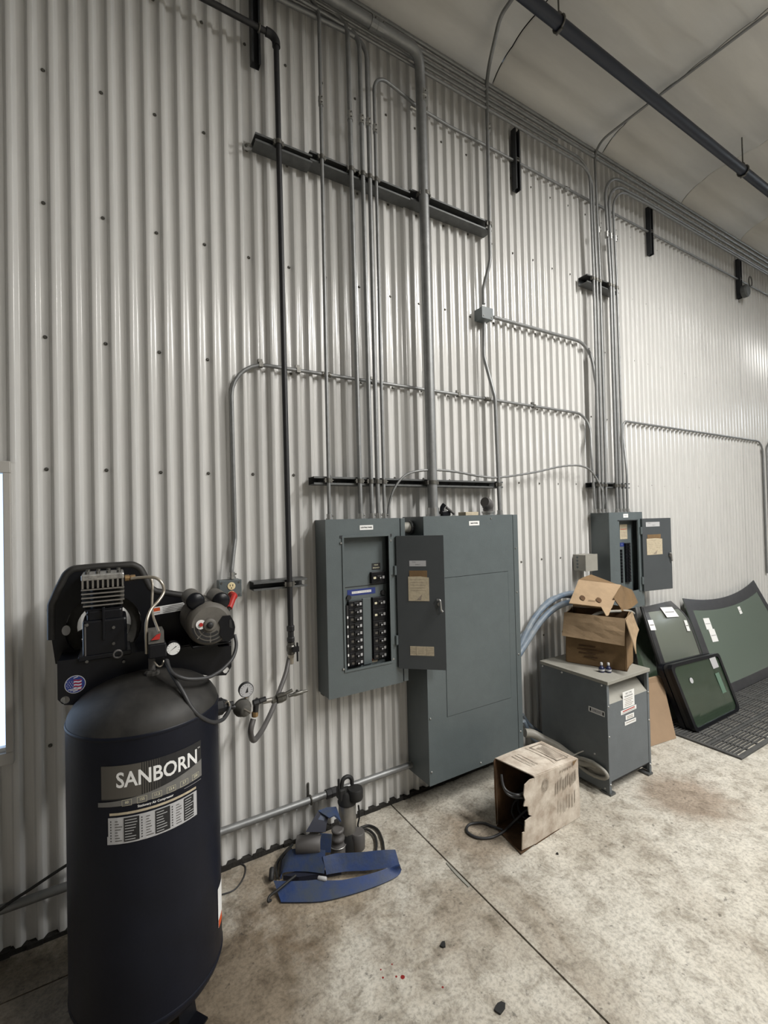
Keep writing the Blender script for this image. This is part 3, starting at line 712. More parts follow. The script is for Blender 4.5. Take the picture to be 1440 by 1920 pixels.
def breaker(parent, x0, x1, z0, z1, yb, handle_left, poles=1, tags=True):
    s = MB(); s.box((x0, yb-.018, z0+.0008), (x1, yb, z1-.0008), m_blk, .0015); b = s.build('breaker', parent)
    w = x1-x0; zc = (z0+z1)/2; hx = x0+w*.52
    h = MB(); h.box((hx-.012, yb-.023, zc-.011*min(1, poles)), (hx+.012, yb-.018, zc+.011), m_ink, .001)
    h.box((hx-.005, yb-.036, zc-.008), (hx+.005, yb-.023, zc+.004), m_ink, .001)
    h.box((hx-.0045, yb-.0372, zc-.002), (hx+.0045, yb-.0362, zc+.003), m_lab); h.build('toggle', b)
    l = MB(); sx = -1 if handle_left else 1
    l.box((x0+w*.14, yb-.0186, zc-.006), (x0+w*.32, yb-.018, zc+.005), m_taupe if poles == 1 else m_gold)
    l.box((x1-w*.22, yb-.0186, zc-.007), (x1-w*.08, yb-.018, zc+.007), m_lab); l.build('rating_label', b)
    return b
xl0, xl1 = P(652, 1180, YD).x, P(678, 1180, YD).x; xr0, xr1 = P(697, 1180, YD).x, P(722, 1180, YD).x
zt_, zb_ = P(660, 1126, YD).z, P(665, 1250, YD).z+.006
n = 9; h = (zt_-zb_)/n
for k in range(n):
    z1 = zt_-k*h
    breaker(lp, xl0, xl1, z1-h, z1, YD, True, 1)
ztr = P(708, 1118, YD).z; hr = [.062, .062, .042, .042, .042, .042, .035]; z1 = ztr
for k, hh in enumerate(hr):
    breaker(lp, xr0, xr1, z1-hh, z1, YD, False, 2 if k < 2 else 1); z1 -= hh
q = P(708, 1082, YD); breaker(lp, xr0-.004, xr1, q.z-.031, q.z+.031, YD, False, 2)
s = MB(); s.box((xl1+.006, YD-.008, zb_-.004), (xr0-.006, YD, zt_+.004), m_panel, .001); s.build('centre_strip', lp)
s = MB(); s.box((xl0-.012, YD-.016, zb_+.02), (xl0-.001, YD, zt_-.02), m_ink)
for k in range(7): z = zt_-.08-k*.048; s.box((xl0-.011, YD-.018, z-.006), (xl0-.004, YD-.016, z+.006), m_white)
s.build('circuit_number_strip', lp)
def panel_door(root, hinge, free, z0, z1, items, handle, thick=.016):
    """open door as a shallow pan; local u runs from hinge to free edge"""
    a = Vector((hinge[0], hinge[1], 0)); b = Vector((free[0], free[1], 0)); u = (b-a).normalized(); w = (b-a).length
    n = Z.cross(u) if False else u.cross(Z)           # towards the camera side
    if (CAMP-a).dot(n) < 0: n = -n
    s = MB(); pt = lambda uu, zz, d: a+u*uu+Z*zz+n*d
    s.prism([pt(0, z0, 0), pt(w, z0, 0), pt(w, z1, 0), pt(0, z1, 0)], -n*.0025, m_panel_in)
    for (u0, u1, a0, a1) in ((0, .004, z0, z1), (w-.004, w, z0, z1), (.004, w-.004, z0, z0+.004), (.004, w-.004, z1-.004, z1)):
        s.prism([pt(u0, a0, -.0025), pt(u1, a0, -.0025), pt(u1, a1, -.0025), pt(u0, a1, -.0025)], -n*thick, m_panel)
    d = s.build('door', root)
    for it in items: it(d, pt, u, n, w)
    hz = handle; s = MB(); uh = w-.028
    s.cyl(pt(uh, hz, 0), pt(uh, hz, .012), .010, m_steel, 12)
    s.tube(fillet([pt(uh-.012, hz+.022, .010), pt(uh+.004, hz+.022, .014), pt(uh+.008, hz-.03, .014), pt(uh+.016, hz-.040, .012)], .008), .006, m_emt2, 8)
    s.build('latch_handle', d)
    return d
def dl(name, lab, uu, z, w, h, m, lines): return lambda d, pt, u, n, W_: label_plate(d, name, lab, pt(uu*W_, z, 0), u, Z, w, h, m, lines)
def pocket(uu, z, w, h):
    def f(d, pt, u, n, W_):
        s = MB(); o = pt(uu*W_, z, 0)
        s.prism([o-u*w*.44+Z*h*.28, o+u*w*.42+Z*h*.28, o+u*w*.42+Z*h*.5, o-u*w*.44+Z*h*.5], n*.0012, m_card2); tag(s.build('folded_card', d), 'brown card tucked in the paper pocket')
        s = MB(); o = o+n*.0012
        s.prism([o-u*w*.5-Z*h*.5, o+u*w*.5-Z*h*.5, o+u*w*.5+Z*h*.27, o+u*w*.1+Z*h*.31, o-u*w*.5+Z*h*.30], n*.001, m_beige)
        k = o+n*.0016
        for i in range(5): s.quad(k-u*w*.4+Z*(h*.2-i*h*.09), k+u*w*(.35-.05*(i % 2))+Z*(h*.2-i*h*.09), k+u*w*(.35-.05*(i % 2))+Z*(h*.2-i*h*.09+.0012), k-u*w*.4+Z*(h*.2-i*h*.09+.0012), m_print)
        s.add([k-u*w*.12-Z*h*.47, k+u*w*.10-Z*h*.47, k+u*w*.16-Z*h*.28], [(0, 1, 2)], m_print)
        tag(s.build('directory_card', d), 'beige circuit directory sheet')
    return f
dz0, dz1 = .803, 1.506
panel_door(lp, (1.296, -.163), (1.484, -.33), dz0, dz1, [
    dl('maker_sticker', 'pale printed sticker', .45, P(785, 1056, -.23).z, .088, .030, m_lab, [('Catalog', -.02, .008, .006, m_ink), ('Series 3', .0, -.006, .008, m_ink)]),
    pocket(.46, P(788, 1098, -.24).z, .110, .160),
    dl('circuit_table', 'tan printed table', .50, P(791, 1220, -.24).z, .126, .048, m_beige, [('|', -.031*1.0, 0, .002, .046, m_print), ('|', .022, 0, .002, .046, m_print)]+[('|', x, .015-.009*k, .034, .0016, m_print) for x in (-.046, -.004, .043) for k in range(4)])],
    P(823, 1133, -.32).z)
for z in (P(736, 1080, YF1).z+.03, P(738, 1200, YF1).z):
    s = MB(); s.lathe([(.008, -.024), (.008, .024)], (1.288, YF1-.010, z), Z, m_panel, 10); s.box((1.262, YF1-.006, z-.022), (1.286, YF1, z+.022), m_panel); s.build('hinge', lp)
# ------------------------------------------------------------------ main panel (large)
bp_ = thing('main_panel', 'largest grey electrical cabinet, closed, right of the open panel', 'electrical panel', (1.795, -.12, .16))
BX0, BX1, BZ0, BZ1, BY = 1.440, 2.150, .163, 1.606, -.218
s = MB(); open_box(s, BX0, BX1, BZ0, BZ1, BY+.004, YW, m_panel); s.box((BX0+.003, BY+.010, BZ0+.003), (BX1-.003, BY+.012, BZ1-.003), m_panel); s.build('enclosure', bp_)
fx = P(955, 1200, BY).x
s = MB(); ring_plate(s, BX0-.001, 2.108, BZ0-.001, BZ1+.001, 1.566, 2.058, .500, 1.265, BY, BY+.004, m_panel); s.build('front_plate', bp_)
s = MB(); s.box((1.5685, BY-.0015, .5025), (2.0555, BY+.003, 1.2625), m_panel); s.build('access_cover', bp_)
s = MB(); s.box((1.5655, BY+.004, .4995), (2.0585, BY+.006, 1.2655), m_ink); s.build('cover_gap', bp_)
s = MB(); s.box((2.112, BY, BZ0), (BX1+.001, BY+.010, BZ1), m_panel, .001); s.build('side_strip', bp_)
s = MB()
for x, z in ((BX0+.012, .235), (BX0+.012, .52), (BX0+.012, .9), (1.80, .185), (2.128, .28), (2.128, .75), (2.128, 1.13), (2.128, 1.40), (1.93, 1.586)):
    s.lathe([(.006, 0), (.006, .002), (.003, .005)], (x, BY, z), (0, -1, 0), m_emt2, 8)
tag(s.build('cover_screws', bp_), kind='stuff')
q = P(889, 981, BY); label_plate(bp_, 'name_label', 'white engraved name plate', (q.x, BY, q.z), X, Z, .078, .026, m_white, [('MAIN PANEL', 0, 0, .0115, m_ink, .85, .0004)])
s = MB(); q = P(770, 989, -.10); s.cyl((1.362, -.10, q.z), (1.444, -.10, q.z), .030, m_tfd, 18); s.lathe([(.030, 0), (.040, .002), (.040, .016), (.033, .018)], (1.418, -.10, q.z), X, m_strut, 14, False); s.build('nipple', bp_)
q = P(915, 956, -.10); s = MB(); s.lathe([(.034, 0), (.034, .012), (.040, .014), (.040, .024), (.030, .026), (.028, .045)], (q.x, -.10, BZ1), Z, m_emt2, 16, False)
s.tube(spline([(q.x, -.10, BZ1+.03), (q.x-.004, -.105, BZ1+.055), (q.x-.022, -.115, BZ1+.075), (q.x-.05, -.125, BZ1+.082)], 4), [.032]*4+[.035]*4+[.034]*3+[.030]*2, m_hgrey, 14); s.build('elbow_connector', bp_)
q = P(877, 962, -.10); t = thing('small_carton', 'cream cardboard strip lying on top of the main panel', 'carton', (q.x, -.10, BZ1+.001))
s = MB(); s.box((q.x-.05, -.14, BZ1+.001), (q.x+.05, -.07, BZ1+.022), m_beige, .002); s.build('body', t)
q = P(832, 958, -.12); t = thing('old_clamp', 'black broken clamp lying on top of the main panel by the thick conduit', 'clamp', (q.x, -.12, BZ1+.001))
s = MB(); s.box((q.x-.030, -.15, BZ1+.001), (q.x+.030, -.10, BZ1+.03), m_blk, .006); s.build('base', t)
s = MB(); s.tube(spline([(q.x-.018, -.125, BZ1+.025), (q.x-.015, -.125, BZ1+.05), (q.x-.002, -.13, BZ1+.068)], 4), .013, m_blk, 8); s.build('arm', t)
s = MB(); s.tube([(q.x-.004, -.15, BZ1+.05), (q.x+.045, -.16, BZ1+.012)], .008, m_hgrey, 8); s.build('lever', t)
# ------------------------------------------------------------------ far panel
YF2 = -.165
fp = thing('far_panel', 'narrow grey breaker panel with open door above the transformer', 'electrical panel', (3.36, -.08, .86))
FX0, FX1, FZ0, FZ1 = 3.162, 3.590, .87, 1.605
s = MB(); open_box(s, FX0, FX1, FZ0, FZ1, YF2+.005, YW, m_panel); s.build('enclosure', fp)
gx0, gx1, gz0, gz1 = 3.285, 3.520, 1.0, 1.541
s = MB(); ring_plate(s, FX0-.001, FX1+.001, FZ0-.001, FZ1+.001, gx0, gx1, gz0, gz1, YF2, YF2+.005, m_panel)
s.box((gx0-.018, YF2-.004, gz1), (gx1+.02, YF2, gz1+.006), m_dstrut); s.build('trim_plate', fp)
YD2 = -.11
s = MB(); s.box((gx0-.02, YD2, gz0-.02), (gx1+.03, YD2+.003, gz1+.02), m_panel); s.build('dead_front', fp)
s = MB(); s.box((gx1+.002, YF2-.006, gz0-.01), (gx1+.028, YF2, gz1+.005), m_panel, .002); s.build('hinge_rail', fp)
q = P(1169, 997, YD2); label_plate(fp, 'instruction_card', 'beige instruction card', (q.x, YD2, q.z), X, Z, .095, .115, m_beige, [('|', 0, .02, .08, .004, m_red)]+[('|', 0, -.005-.011*k, .078, .003, m_print) for k in range(4)])
q = P(1166, 1021, YD2); label_plate(fp, 'maker_label', 'small blue label', (q.x, YD2, q.z), X, Z, .05, .030, m_blue, [('D', 0, 0, .014, m_lab)])
bx0 = P(1171, 1060, YD2).x; bz1 = P(1172, 1018, YD2).z; bz0 = P(1176, 1091, YD2).z
n = 12
for k in range(n):
    z1 = bz1-(bz1-bz0)*k/n; z0 = bz1-(bz1-bz0)*(k+1)/n
    s = MB(); s.box((bx0, YD2-.016, z0+.001), (bx0+.062, YD2, z1-.001), m_blk, .001); b = s.build('breaker', fp)
    s = MB(); s.box((bx0+.026, YD2-.028, (z0+z1)/2-.006), (bx0+.042, YD2-.016, (z0+z1)/2+.006), m_ink, .001); s.build('toggle', b)
lx0 = P(1162, 1060, YD2).x; lz1 = P(1163, 1030, YD2).z
n = 11
for k in range(n):
    z1 = lz1-(lz1-bz0)*k/n; z0 = lz1-(lz1-bz0)*(k+1)/n
    s = MB(); s.box((lx0, YD2-.016, z0+.001), (lx0+.016, YD2, z1-.001), m_blk, .001); b = s.build('breaker', fp)
q = P(1173, 967, YF2); label_plate(fp, 'name_label', 'white engraved name plate', (q.x, YF2, q.z), X, Z, .062, .028, m_white, [('PANEL B', 0, 0, .012, m_ink, .9)])
panel_door(fp, (3.558, -.182), (3.868, -.235), .985, 1.553, [
    dl('maker_sticker', 'pale printed sticker', .36, P(1223, 983, -.2).z, .150, .036, m_lab, [('Catalog', -.04, .010, .008, m_ink), ('Series 4', .01, -.007, .010, m_ink)]),
    pocket(.40, P(1225, 1021, -.2).z, .170, .160)], P(1249, 1042, -.22).z)
for z in (1.46, 1.07):
    s = MB(); s.lathe([(.009, -.028), (.009, .028)], (3.548, YF2-.012, z), Z, m_panel, 10); s.build('hinge', fp)
s = MB(); q = P(1200, 1142, -.09); s.tube(spline([(3.52, -.09, .87), (3.53, -.10, .80), (3.53, -.10, .72), (3.50, -.09, .60)], 5), .030, m_rub, 12); s.build('rubber_boot', fp)

# ------------------------------------------------------------------ air compressor
TC = Vector((.089, -.495, 0)); TR = .2245; ZB, ZT = .155, .985
cp = thing('air_compressor', 'tall navy upright air compressor with pump and motor on its tank', 'compressor', (TC.x, TC.y, 0))
s = MB(); pr = [(.001, ZB-.105)]
for k in range(1, 9): a = k/8*math.pi/2; pr.append((TR*math.sin(a), ZB-.105*math.cos(a)))
pr += [(TR, ZT)]
for k in range(1, 9): a = k/8*math.pi/2; pr.append((max(.001, TR*math.cos(a)), ZT+.118*math.sin(a)))
i0 = pr.index((TR, ZT))
s.lathe(pr[:9]+[(TR, ZT)], TC, Z, m_tank, 56, True, False)
tank = s.build('tank', cp)
s = MB(); s.lathe([(TR, ZT)]+pr[i0+1:], TC, Z, m_dust, 56, True, False); tag(s.build('top_dome', tank), 'dust-covered domed tank top')
for z in (ZT, ZB):
    s = MB(); s.lathe([(TR, -.006), (TR+.0022, -.003), (TR+.0022, .003), (TR, .006)], TC+Z*z, Z, m_tank, 56, True, False); s.build('weld_seam', tank)
for k in range(3):
    a = math.radians((-58, 40, 180)[k]-90); d = Vector((math.cos(a), math.sin(a), 0)); w = d.cross(Z)
    s = MB(); o = TC+d*.07
    s.prism([o+d*.065-w*.03+Z*.14, o+d*.065+w*.03+Z*.14, o+d*.085+w*.035+Z*.006, o+d*.085-w*.035+Z*.006], -d*.005, m_blk)
    s.prism([o+d*.08-w*.035+Z*.0, o+d*.08+w*.035, o+d*.135+w*.03, o+d*.135-w*.03], Z*.006, m_blk)
    s.build('foot', cp)
# curved labels on the tank
def on_tank(u, z, off=.0012):   # u: distance along the skin from the label's centre line
    a = LA+u/TR; return TC+Vector((math.cos(a)*(TR+off), math.sin(a)*(TR+off), z))
lab_c = P(287, 1490, TC.y-TR*.98)
LA = math.atan2(lab_c.y-TC.y, lab_c.x-TC.x)
def tank_patch(s, u0, u1, z0, z1, m, off=.0012, n=10):
    v = []
    for k in range(n+1):
        u = u0+(u1-u0)*k/n; v += [on_tank(u, z0, off), on_tank(u, z1, off)]
    s.add(v, [(2*k, 2*k+2, 2*k+3, 2*k+1) for k in range(n)], m)
def tank_poly(s, pts, m, off=.0012):
    tri = tessellate_polygon([[Vector((u, z, 0)) for u, z in pts]]); s.add([on_tank(u, z, off) for u, z in pts], [tuple(t) for t in tri], m)
def tank_text(s, txt, u, z, size, m, sx=1, bold=0, off=.0022):
    vs, fs = text_tris(txt, size, sx, bold); s.add([on_tank(u+p.x, z+p.y, off) for p in vs], fs, m)
def tz(px, py):   # height on the tank skin seen at this pixel (front)
    d = RT*((px-720)/FPX)-UP*((py-960)/FPX)+FW; o = CAMP-TC; a = d.x**2+d.y**2; b = 2*(o.x*d.x+o.y*d.y); c = o.x**2+o.y**2-TR**2
    t = (-b-math.sqrt(max(0, b*b-4*a*c)))/(2*a); p = CAMP+d*t
    an = math.atan2(p.y-TC.y, p.x-TC.x); return (an-LA)*TR, p.z
u0, zA = tz(190, 1432); u1, zB_ = tz(376, 1400); zt0 = (zA+zB_)/2+.0075
_, zc0 = tz(290, 1505); zbot = zt0-.115
s = MB(); tank_patch(s, u0, u1, zt0-.098, zt0, m_ink)
tank_patch(s, u0, u0+(u1-u0)*.36, zt0-.094, zt0-.001, m_taupe, .0016)
for k in range(9): tank_patch(s, u0+(u1-u0)*(.36+.022*k), u0+(u1-u0)*(.36+.022*k+.013-.0011*k), zt0-.094, zt0-.001, m_taupe, .0016, 2)
L = u1-u0
v = []; f = []; n = 24
for k in range(n+1):
    w = k/n; u = u0-.010+(L+.010)*w; v += [on_tank(u, zt0-.1155+.004*w, .0022), on_tank(u, zt0-.103+.014*w+.030*w*w, .0022)]
s.add(v, [(2*k, 2*k+2, 2*k+3, 2*k+1) for k in range(n)], m_silver)
tank_text(s, 'SANBORN', u0+L*.545, zt0-.044, .060, m_white, .82, .0012)
tank_text(s, 'TM', u1-.010, zt0-.020, .007, m_white)
for k, tx in enumerate(('60', '155', '11.5', '13.4', '3.7', '230')):
    u = u0+L*(.24+.135*k); z = zt0-.1062+.0012*k
    for (a, b, c, d) in ((-.0125, .0125, .0068, .0076), (-.0125, .0125, -.0096, -.0088), (-.0125, -.0118, -.0096, .0076), (.0118, .0125, -.0096, .0076)): tank_patch(s, u+a, u+b, z+c, z+d, m_gold, .0026, 2)
    tank_text(s, tx, u, z, .0105, m_gold, .9, .0002, .0028)
s.build('brand_label', tank)
s = MB(); tank_text(s, 'Stationary Air Compressor', u0+L*.5, zt0-.1235, .0095, m_white, .9, .0002); 
tank_patch(s, u1-L*.22, u1-.002, zt0-.1215, zt0-.1205, m_lab)
tag(s.build('small_print', tank), kind='stuff')
v0, zq = tz(203, 1530); v1, zr2 = tz(368, 1480); zs = (zq+zr2)/2-.004
s = MB(); tank_patch(s, v0+.004, v1-.002, zs+.006, zs+.013, m_beige)
tank_patch(s, v0, v1, zs-.075, zs, m_lab); tank_patch(s, v0-.003, v0+.02, zs-.075, zs-.052, m_lab)
V = v1-v0
for k in range(3):
    tank_patch(s, v0+V*(.17+.325*k), v0+V*(.33+.325*k)-(0 if k < 2 else V*.03), zs-.070, zs-.003, m_ink, .0020, 4)
    for q in range(8):
        w = V*(.07+.07*random.random()); tank_patch(s, v0+V*(.182+.325*k), v0+V*(.182+.325*k)+w, zs-.011-.0078*q, zs-.0088-.0078*q, m_lab, .0026, 3)
        tank_patch(s, v0+V*(.025+.325*k), v0+V*(.037+.325*k), zs-.012-.0078*q, zs-.0085-.0078*q, m_ink, .0020, 1)
        tank_patch(s, v0+V*(.075+.325*k), v0+V*(.075+.325*k)+V*(.03+.05*random.random()), zs-.012-.0078*q, zs-.010-.0078*q, m_taupe, .0020, 1)
s.build('spec_label', tank)
s = MB(); e0, _ = tz(409, 1690); _, z1_ = tz(408, 1668); _, z0_ = tz(406, 1760)
LAo = LA; tank_patch(s, e0-.004, e0+.05, z0_+.02, z1_+.0, m_white); tank_patch(s, e0-.003, e0+.04, z0_+.02, z0_+.045, m_orange, .002)
s.build('warning_label', tank)
# platform and skirt
YK = TC.y+.055
K = lambda px, py, dy=0: P(px, py, YK+dy)
ko = [K(107, 1240), K(108, 1312), K(121, 1322), K(150, 1322), K(170, 1316), K(200, 1295), K(240, 1272), K(290, 1262), K(340, 1258), K(395, 1268), K(424, 1266), K(434, 1250), K(434, 1203), K(408, 1206)]
def circ(c, r, n=14): return [c+Vector((r*math.cos(-2*math.pi*k/n), 0, r*math.sin(-2*math.pi*k/n))) for k in range(n)]
h1, h2 = K(122, 1313), K(424, 1257)
s = MB(); s.prism(ko, Y*.005, m_blk, holes=[circ(h1, .0125), circ(h2, .0115)])
zp = (K(107, 1240).z+K(434, 1203).z)/2
s.box((ko[0].x, YK+.005, zp-.004), (ko[12].x, YK+.30, zp), m_blk)
s.build('platform', cp)
s = MB(); 
for c in (h1, h2): s.add([c+Y*.004+(q-c)*.98 for q in circ(c, .0125)], [list(range(14))], m_ring)
# (bolt holes show the pale wall; no disc needed)
fc = K(141, 1283); s = MB(); R0 = .0285
F = lambda u, w, d: fc+X*u+Z*w-Y*d
disc = lambda r, d, m, n=28: s.add([F(r*math.cos(2*math.pi*k/n), r*math.sin(2*math.pi*k/n), d) for k in range(n)], [list(range(n))], m)
disc(R0, .0008, m_lab); disc(R0*.93, .0012, m_blue)
for k in range(7):
    pts = []
    for q in range(7): u = (-.004+.0215*q/6); pts.append((u, .0125-.0052*k*.95+.0012*math.sin(q*1.1+.4)))
    s.add([F(u, w+.0013, .0016) for u, w in pts]+[F(u, w-.0013, .0016) for u, w in pts], [(q, q+1, 8+q, 7+q) for q in range(6)], m_white if k % 2 else m_red)
for r in range(4):
    for q in range(3):
        c0 = (-.022+.0065*q+.003*(r % 2), .010-.0055*r)
        s.add([F(c0[0]+(.0019 if k % 2 == 0 else .0008)*math.sin(2*math.pi*k/10), c0[1]+(.0019 if k % 2 == 0 else .0008)*math.cos(2*math.pi*k/10), .0017) for k in range(10)], [list(range(10))], m_lab)
for w, h, u0_, u1_ in ((-.0135, .0020, -.019, .018), (-.0175, .0020, -.014, .016), (-.0215, .0024, -.006, .007), (.0215, .0022, -.004, .008)):
    s.add([F(u0_, w-h, .0017), F(u1_, w-h+.003, .0017), F(u1_, w+h*.2+.003, .0017), F(u0_, w+h*.2, .0017)], [(0, 1, 2, 3)], m_lab)
s.build('flag_sticker', cp)
# belt guard with open wheel window, flywheel behind
YG = TC.y+.20
G = lambda px, py, dy=0: P(px, py, YG+dy)
out = [G(104, 1245), G(97, 1200), G(97, 1135), G(110, 1105), G(124, 1078), G(136, 1068), G(190, 1063), G(248, 1059.5), G(262, 1066), G(272, 1085), G(281, 1103), G(292, 1110), G(340, 1117), G(398, 1125), G(415, 1240)]
wc = G(196, 1176); WR = .118
s = MB(); s.prism(out, Y*.095, m_blk, holes=[circ(wc, WR, 28)]); gd = s.build('belt_guard', cp)
# rounded dusty lip round the guard outline
s = MB(); s.tube(fillet([p+Y*.01 for p in out[1:14]], .03, 4), .014, m_dust, 8); s.build('guard_rim', gd)
s = MB(); s.lathe([(WR*.99, .0), (WR*.99, .03), (WR*.72, .03), (WR*.72, .0), (WR*.99, 0)], wc+Y*.03, Y, m_dusty_grey, 32, True, False)
for k in range(5):
    a = 2*math.pi*k/5+.95; d = Vector((math.cos(a), 0, math.sin(a))); w = Vector((-math.sin(a), 0, math.cos(a)))
    s.prism([wc+Y*.035+d*.025-w*.02, wc+Y*.035+d*WR*.76-w*.013, wc+Y*.035+d*WR*.76+w*.013, wc+Y*.035+d*.025+w*.02], Y*.018, m_dusty_grey)
s.cyl(wc+Y*.02, wc+Y*.07, .034, m_dusty_grey, 18); s.build('flywheel', cp)
q = G(124, 1182); s = MB(); n = 18
s.add([q-Y*.0012+Vector((.0125*math.cos(2*math.pi*k/n), 0, .0175*math.sin(2*math.pi*k/n))) for k in range(n)], [list(range(n))], m_lab); s.build('oval_sticker', gd)
a0, a1 = G(287, 1151), G(344, 1132)
label_plate(gd, 'warning_sticker', 'white warning sticker with orange block', ((a0.x+a1.x)/2+.001, YG, (a0.z+a1.z)/2), X+Z*.07, Z-X*.07, .118, .030, m_white, [('|', -.044, .005, .028, .013, m_orange)]+[('|', .016, .009-.006*k, .075, .0018, m_taupe) for k in range(4)]+[('|', -.044, -.007, .026, .002, m_taupe)])
# pump
YP0, YP1 = TC.y+.05, TC.y+.185; ym = (YP0+YP1)/2
H = lambda px, py: P(px, py, YP0)
pz0 = zp; c0, c1 = H(154, 1160), H(238, 1160); pzc = H(196, 1155).z
pu = MB(); pu.box((c0.x, YP0, pz0), (c1.x, YP1, pzc-.01), m_blk, .008)
pu.box((c0.x+.012, YP0+.008, pzc-.02), (c1.x-.012, YP1-.008, pzc+.022), m_blk, .008)
pu.box((c0.x-.012, YP0-.006, pz0), (c1.x+.012, YP1, pz0+.016), m_blk, .003)
pu.box(((c0.x+c1.x)/2-.008, YP0-.006, pz0+.06), ((c0.x+c1.x)/2, YP0+.01, pzc+.03), m_blk, .002)
pu.box((c0.x+.006, YP0-.004, pz0+.016), (c0.x+.010, YP0+.004, pzc-.02), m_hgrey)
pump = pu.build('pump', cp)
s = MB(); q = H(221, 1226); s.lathe([(.0155, 0), (.0155, .006), (.011, .008), (.009, .003), (.001, .003)], q, (0, -1, 0), m_hgrey, 16); s.build('sight_glass', pump)
s = MB()
for px, py in ((213, 1176), (213, 1206), (163, 1172), (163, 1240), (232, 1240)): q = H(px, py); s.cyl(q, q-Y*.006, .005, m_dusty_grey, 6)
tag(s.build('bolts', pump), kind='stuff')
d0, d1 = H(152, 1110), H(233, 1106); cxm = (d0.x+d1.x)/2; zc0, zc1 = H(196, 1157).z, H(192, 1104).z
wtop = (d1.x-d0.x)/2
s = MB(); s.lathe([(wtop*.66, zc0-.01), (wtop*.66, zc1)], (cxm, ym, 0), Z, m_blk, 24)
cylr = s.build('cylinder', pump)
for k in range(7):
    z = zc0+.012+(zc1-zc0-.012)*k/6; r = wtop*(.80+.20*min(1, k/3)); f = MB()
    f.box((cxm-r, YP0-.004+.006*(6-k)*.4, z-.0022), (cxm+r, YP1, z+.0022), m_steel if k > 1 else m_blk, .0008); f.build('cooling_fin', cylr)
zh = H(192, 1076).z
s = MB(); s.box((cxm-wtop*.98, YP0+.008, zc1+.004), (cxm+wtop*.98, YP1, zh-.016), m_blk, .004)
s.box((cxm-wtop, YP0-.002, zh-.020), (cxm+wtop, YP1, zh), m_alu, .004)
hd = s.build('cylinder_head', pump)
for k in range(9):
    x = cxm-wtop*.93+wtop*1.86*k/8; f = MB(); f.box((x-.0028, YP0-.003, zc1+.004), (x+.0028, YP0+.012, zh-.018), m_steel); f.build('head_fin', hd)
s = MB()
for k in range(4):
    x = cxm-wtop*.75+wtop*1.5*k/3; s.cyl((x, YP0+.025, zh), (x, YP0+.025, zh+.008), .007, m_clamp, 6); s.cyl((x, YP1-.025, zh), (x, YP1-.025, zh+.008), .007, m_clamp, 6)
tag(s.build('head_bolts', hd), kind='stuff')
# discharge tubes
hq = H(236, 1085); s = MB(); s.lathe([(.008, 0), (.011, .002), (.011, .014), (.008, .016), (.010, .020), (.010, .032), (.005, .034)], hq+Vector((-.004, .02, 0)), X, m_brass, 8, False); s.build('brass_fitting', pump)
T = lambda px, py, dy: P(px, py, TC.y+dy)
s = MB(); s.tube(spline([T(246, 1085, .06), T(262, 1083, .05), T(290, 1083, .03), T(304, 1094, .02), T(307, 1110, .02), T(297, 1127, .0), T(283, 1143, -.03), T(275, 1165, -.05), T(274, 1190, -.05), T(275, 1225, -.04)], 8), .0052, m_tube, 8); s.build('discharge_tube', cp)
s = MB(); s.tube(spline([T(284, 1086, .06), T(286, 1100, .05), T(285, 1135, .0), T(287, 1155, -.04), T(293, 1172, -.08), T(298, 1185, -.10)], 8), .0042, m_tube, 8); s.build('unloader_tube', cp)
# pressure switch on the riser from the dome
s = MB(); b0 = P(285, 1262, TC.y-.02); s.cyl((b0.x, TC.y-.02, b0.z-.03), (b0.x, TC.y-.02, b0.z+.05), .011, m_hgrey, 12); s.lathe([(.024, -.012), (.024, .004), (.018, .010)], (b0.x, TC.y-.02, b0.z), Z, m_dusty_grey, 8, False); s.build('riser_pipe', cp)
YSW = TC.y-.075; w0, w1 = P(279, 1237, YSW), P(312, 1210, YSW); wt = P(276, 1183, YSW+.02)
s = MB(); s.box((w0.x, YSW, w0.z), (w1.x, YSW+.085, P(290, 1208, YSW).z), m_blk, .004)
zA_ = P(290, 1207, YSW).z; zB2 = P(290, 1184, YSW+.012).z
s.prism([(w0.x, YSW+.0, zA_), (w0.x, YSW+.010, zB2), (w0.x, YSW+.08, zB2), (w0.x, YSW+.085, zA_)], X*(w1.x-w0.x-.006), m_dusty_grey)
sw = s.build('pressure_switch', cp)
lq = P(291, 1195, YSW); s = MB(); s.prism([P(283, 1200, YSW+.002), P(299, 1198, YSW+.002), P(301, 1187, YSW+.002), P(293, 1190, YSW+.002)], -Y*.006, m_red); tag(s.build('switch_lever', sw), 'red lever')
gq = P(325, 1216, TC.y-.05); s = MB(); s.lathe([(.010, -.03), (.022, -.022), (.0235, 0), (.0215, .003)], gq, (0, -1, 0), m_blk, 22, False); s.cyl(gq+Vector((-.03, .03, 0)), gq+Vector((0, .03, 0)), .007, m_brass, 8)
gg = s.build('tank_gauge', cp)
s = MB(); s.add([gq-Y*.0032+Vector((.0205*math.cos(2*math.pi*k/24), 0, .0205*math.sin(2*math.pi*k/24))) for k in range(24)], [list(range(24))], m_white)
for k in range(11):
    a = math.radians(-45+27*k); s.quad(*[gq-Y*.0036+Vector((r*math.cos(a+e), 0, r*math.sin(a+e))) for r, e in ((.015, -.03), (.019, -.03), (.019, .03), (.015, .03))], m_ink)
s.prism([gq-Y*.0036+Vector((-.012, 0, -.008)), gq-Y*.0036+Vector((.010, 0, .006)), gq-Y*.0036+Vector((.009, 0, .009))], -Y*.0006, m_ink); s.build('dial', gg)
s = MB(); s.tube(spline([P(289, 1240, YSW+.03), P(296, 1249, YSW+.02), P(303, 1248, YSW+.02), P(307, 1238, YSW+.03)], 6), .003, m_tube, 6); s.build('pull_ring', cp)
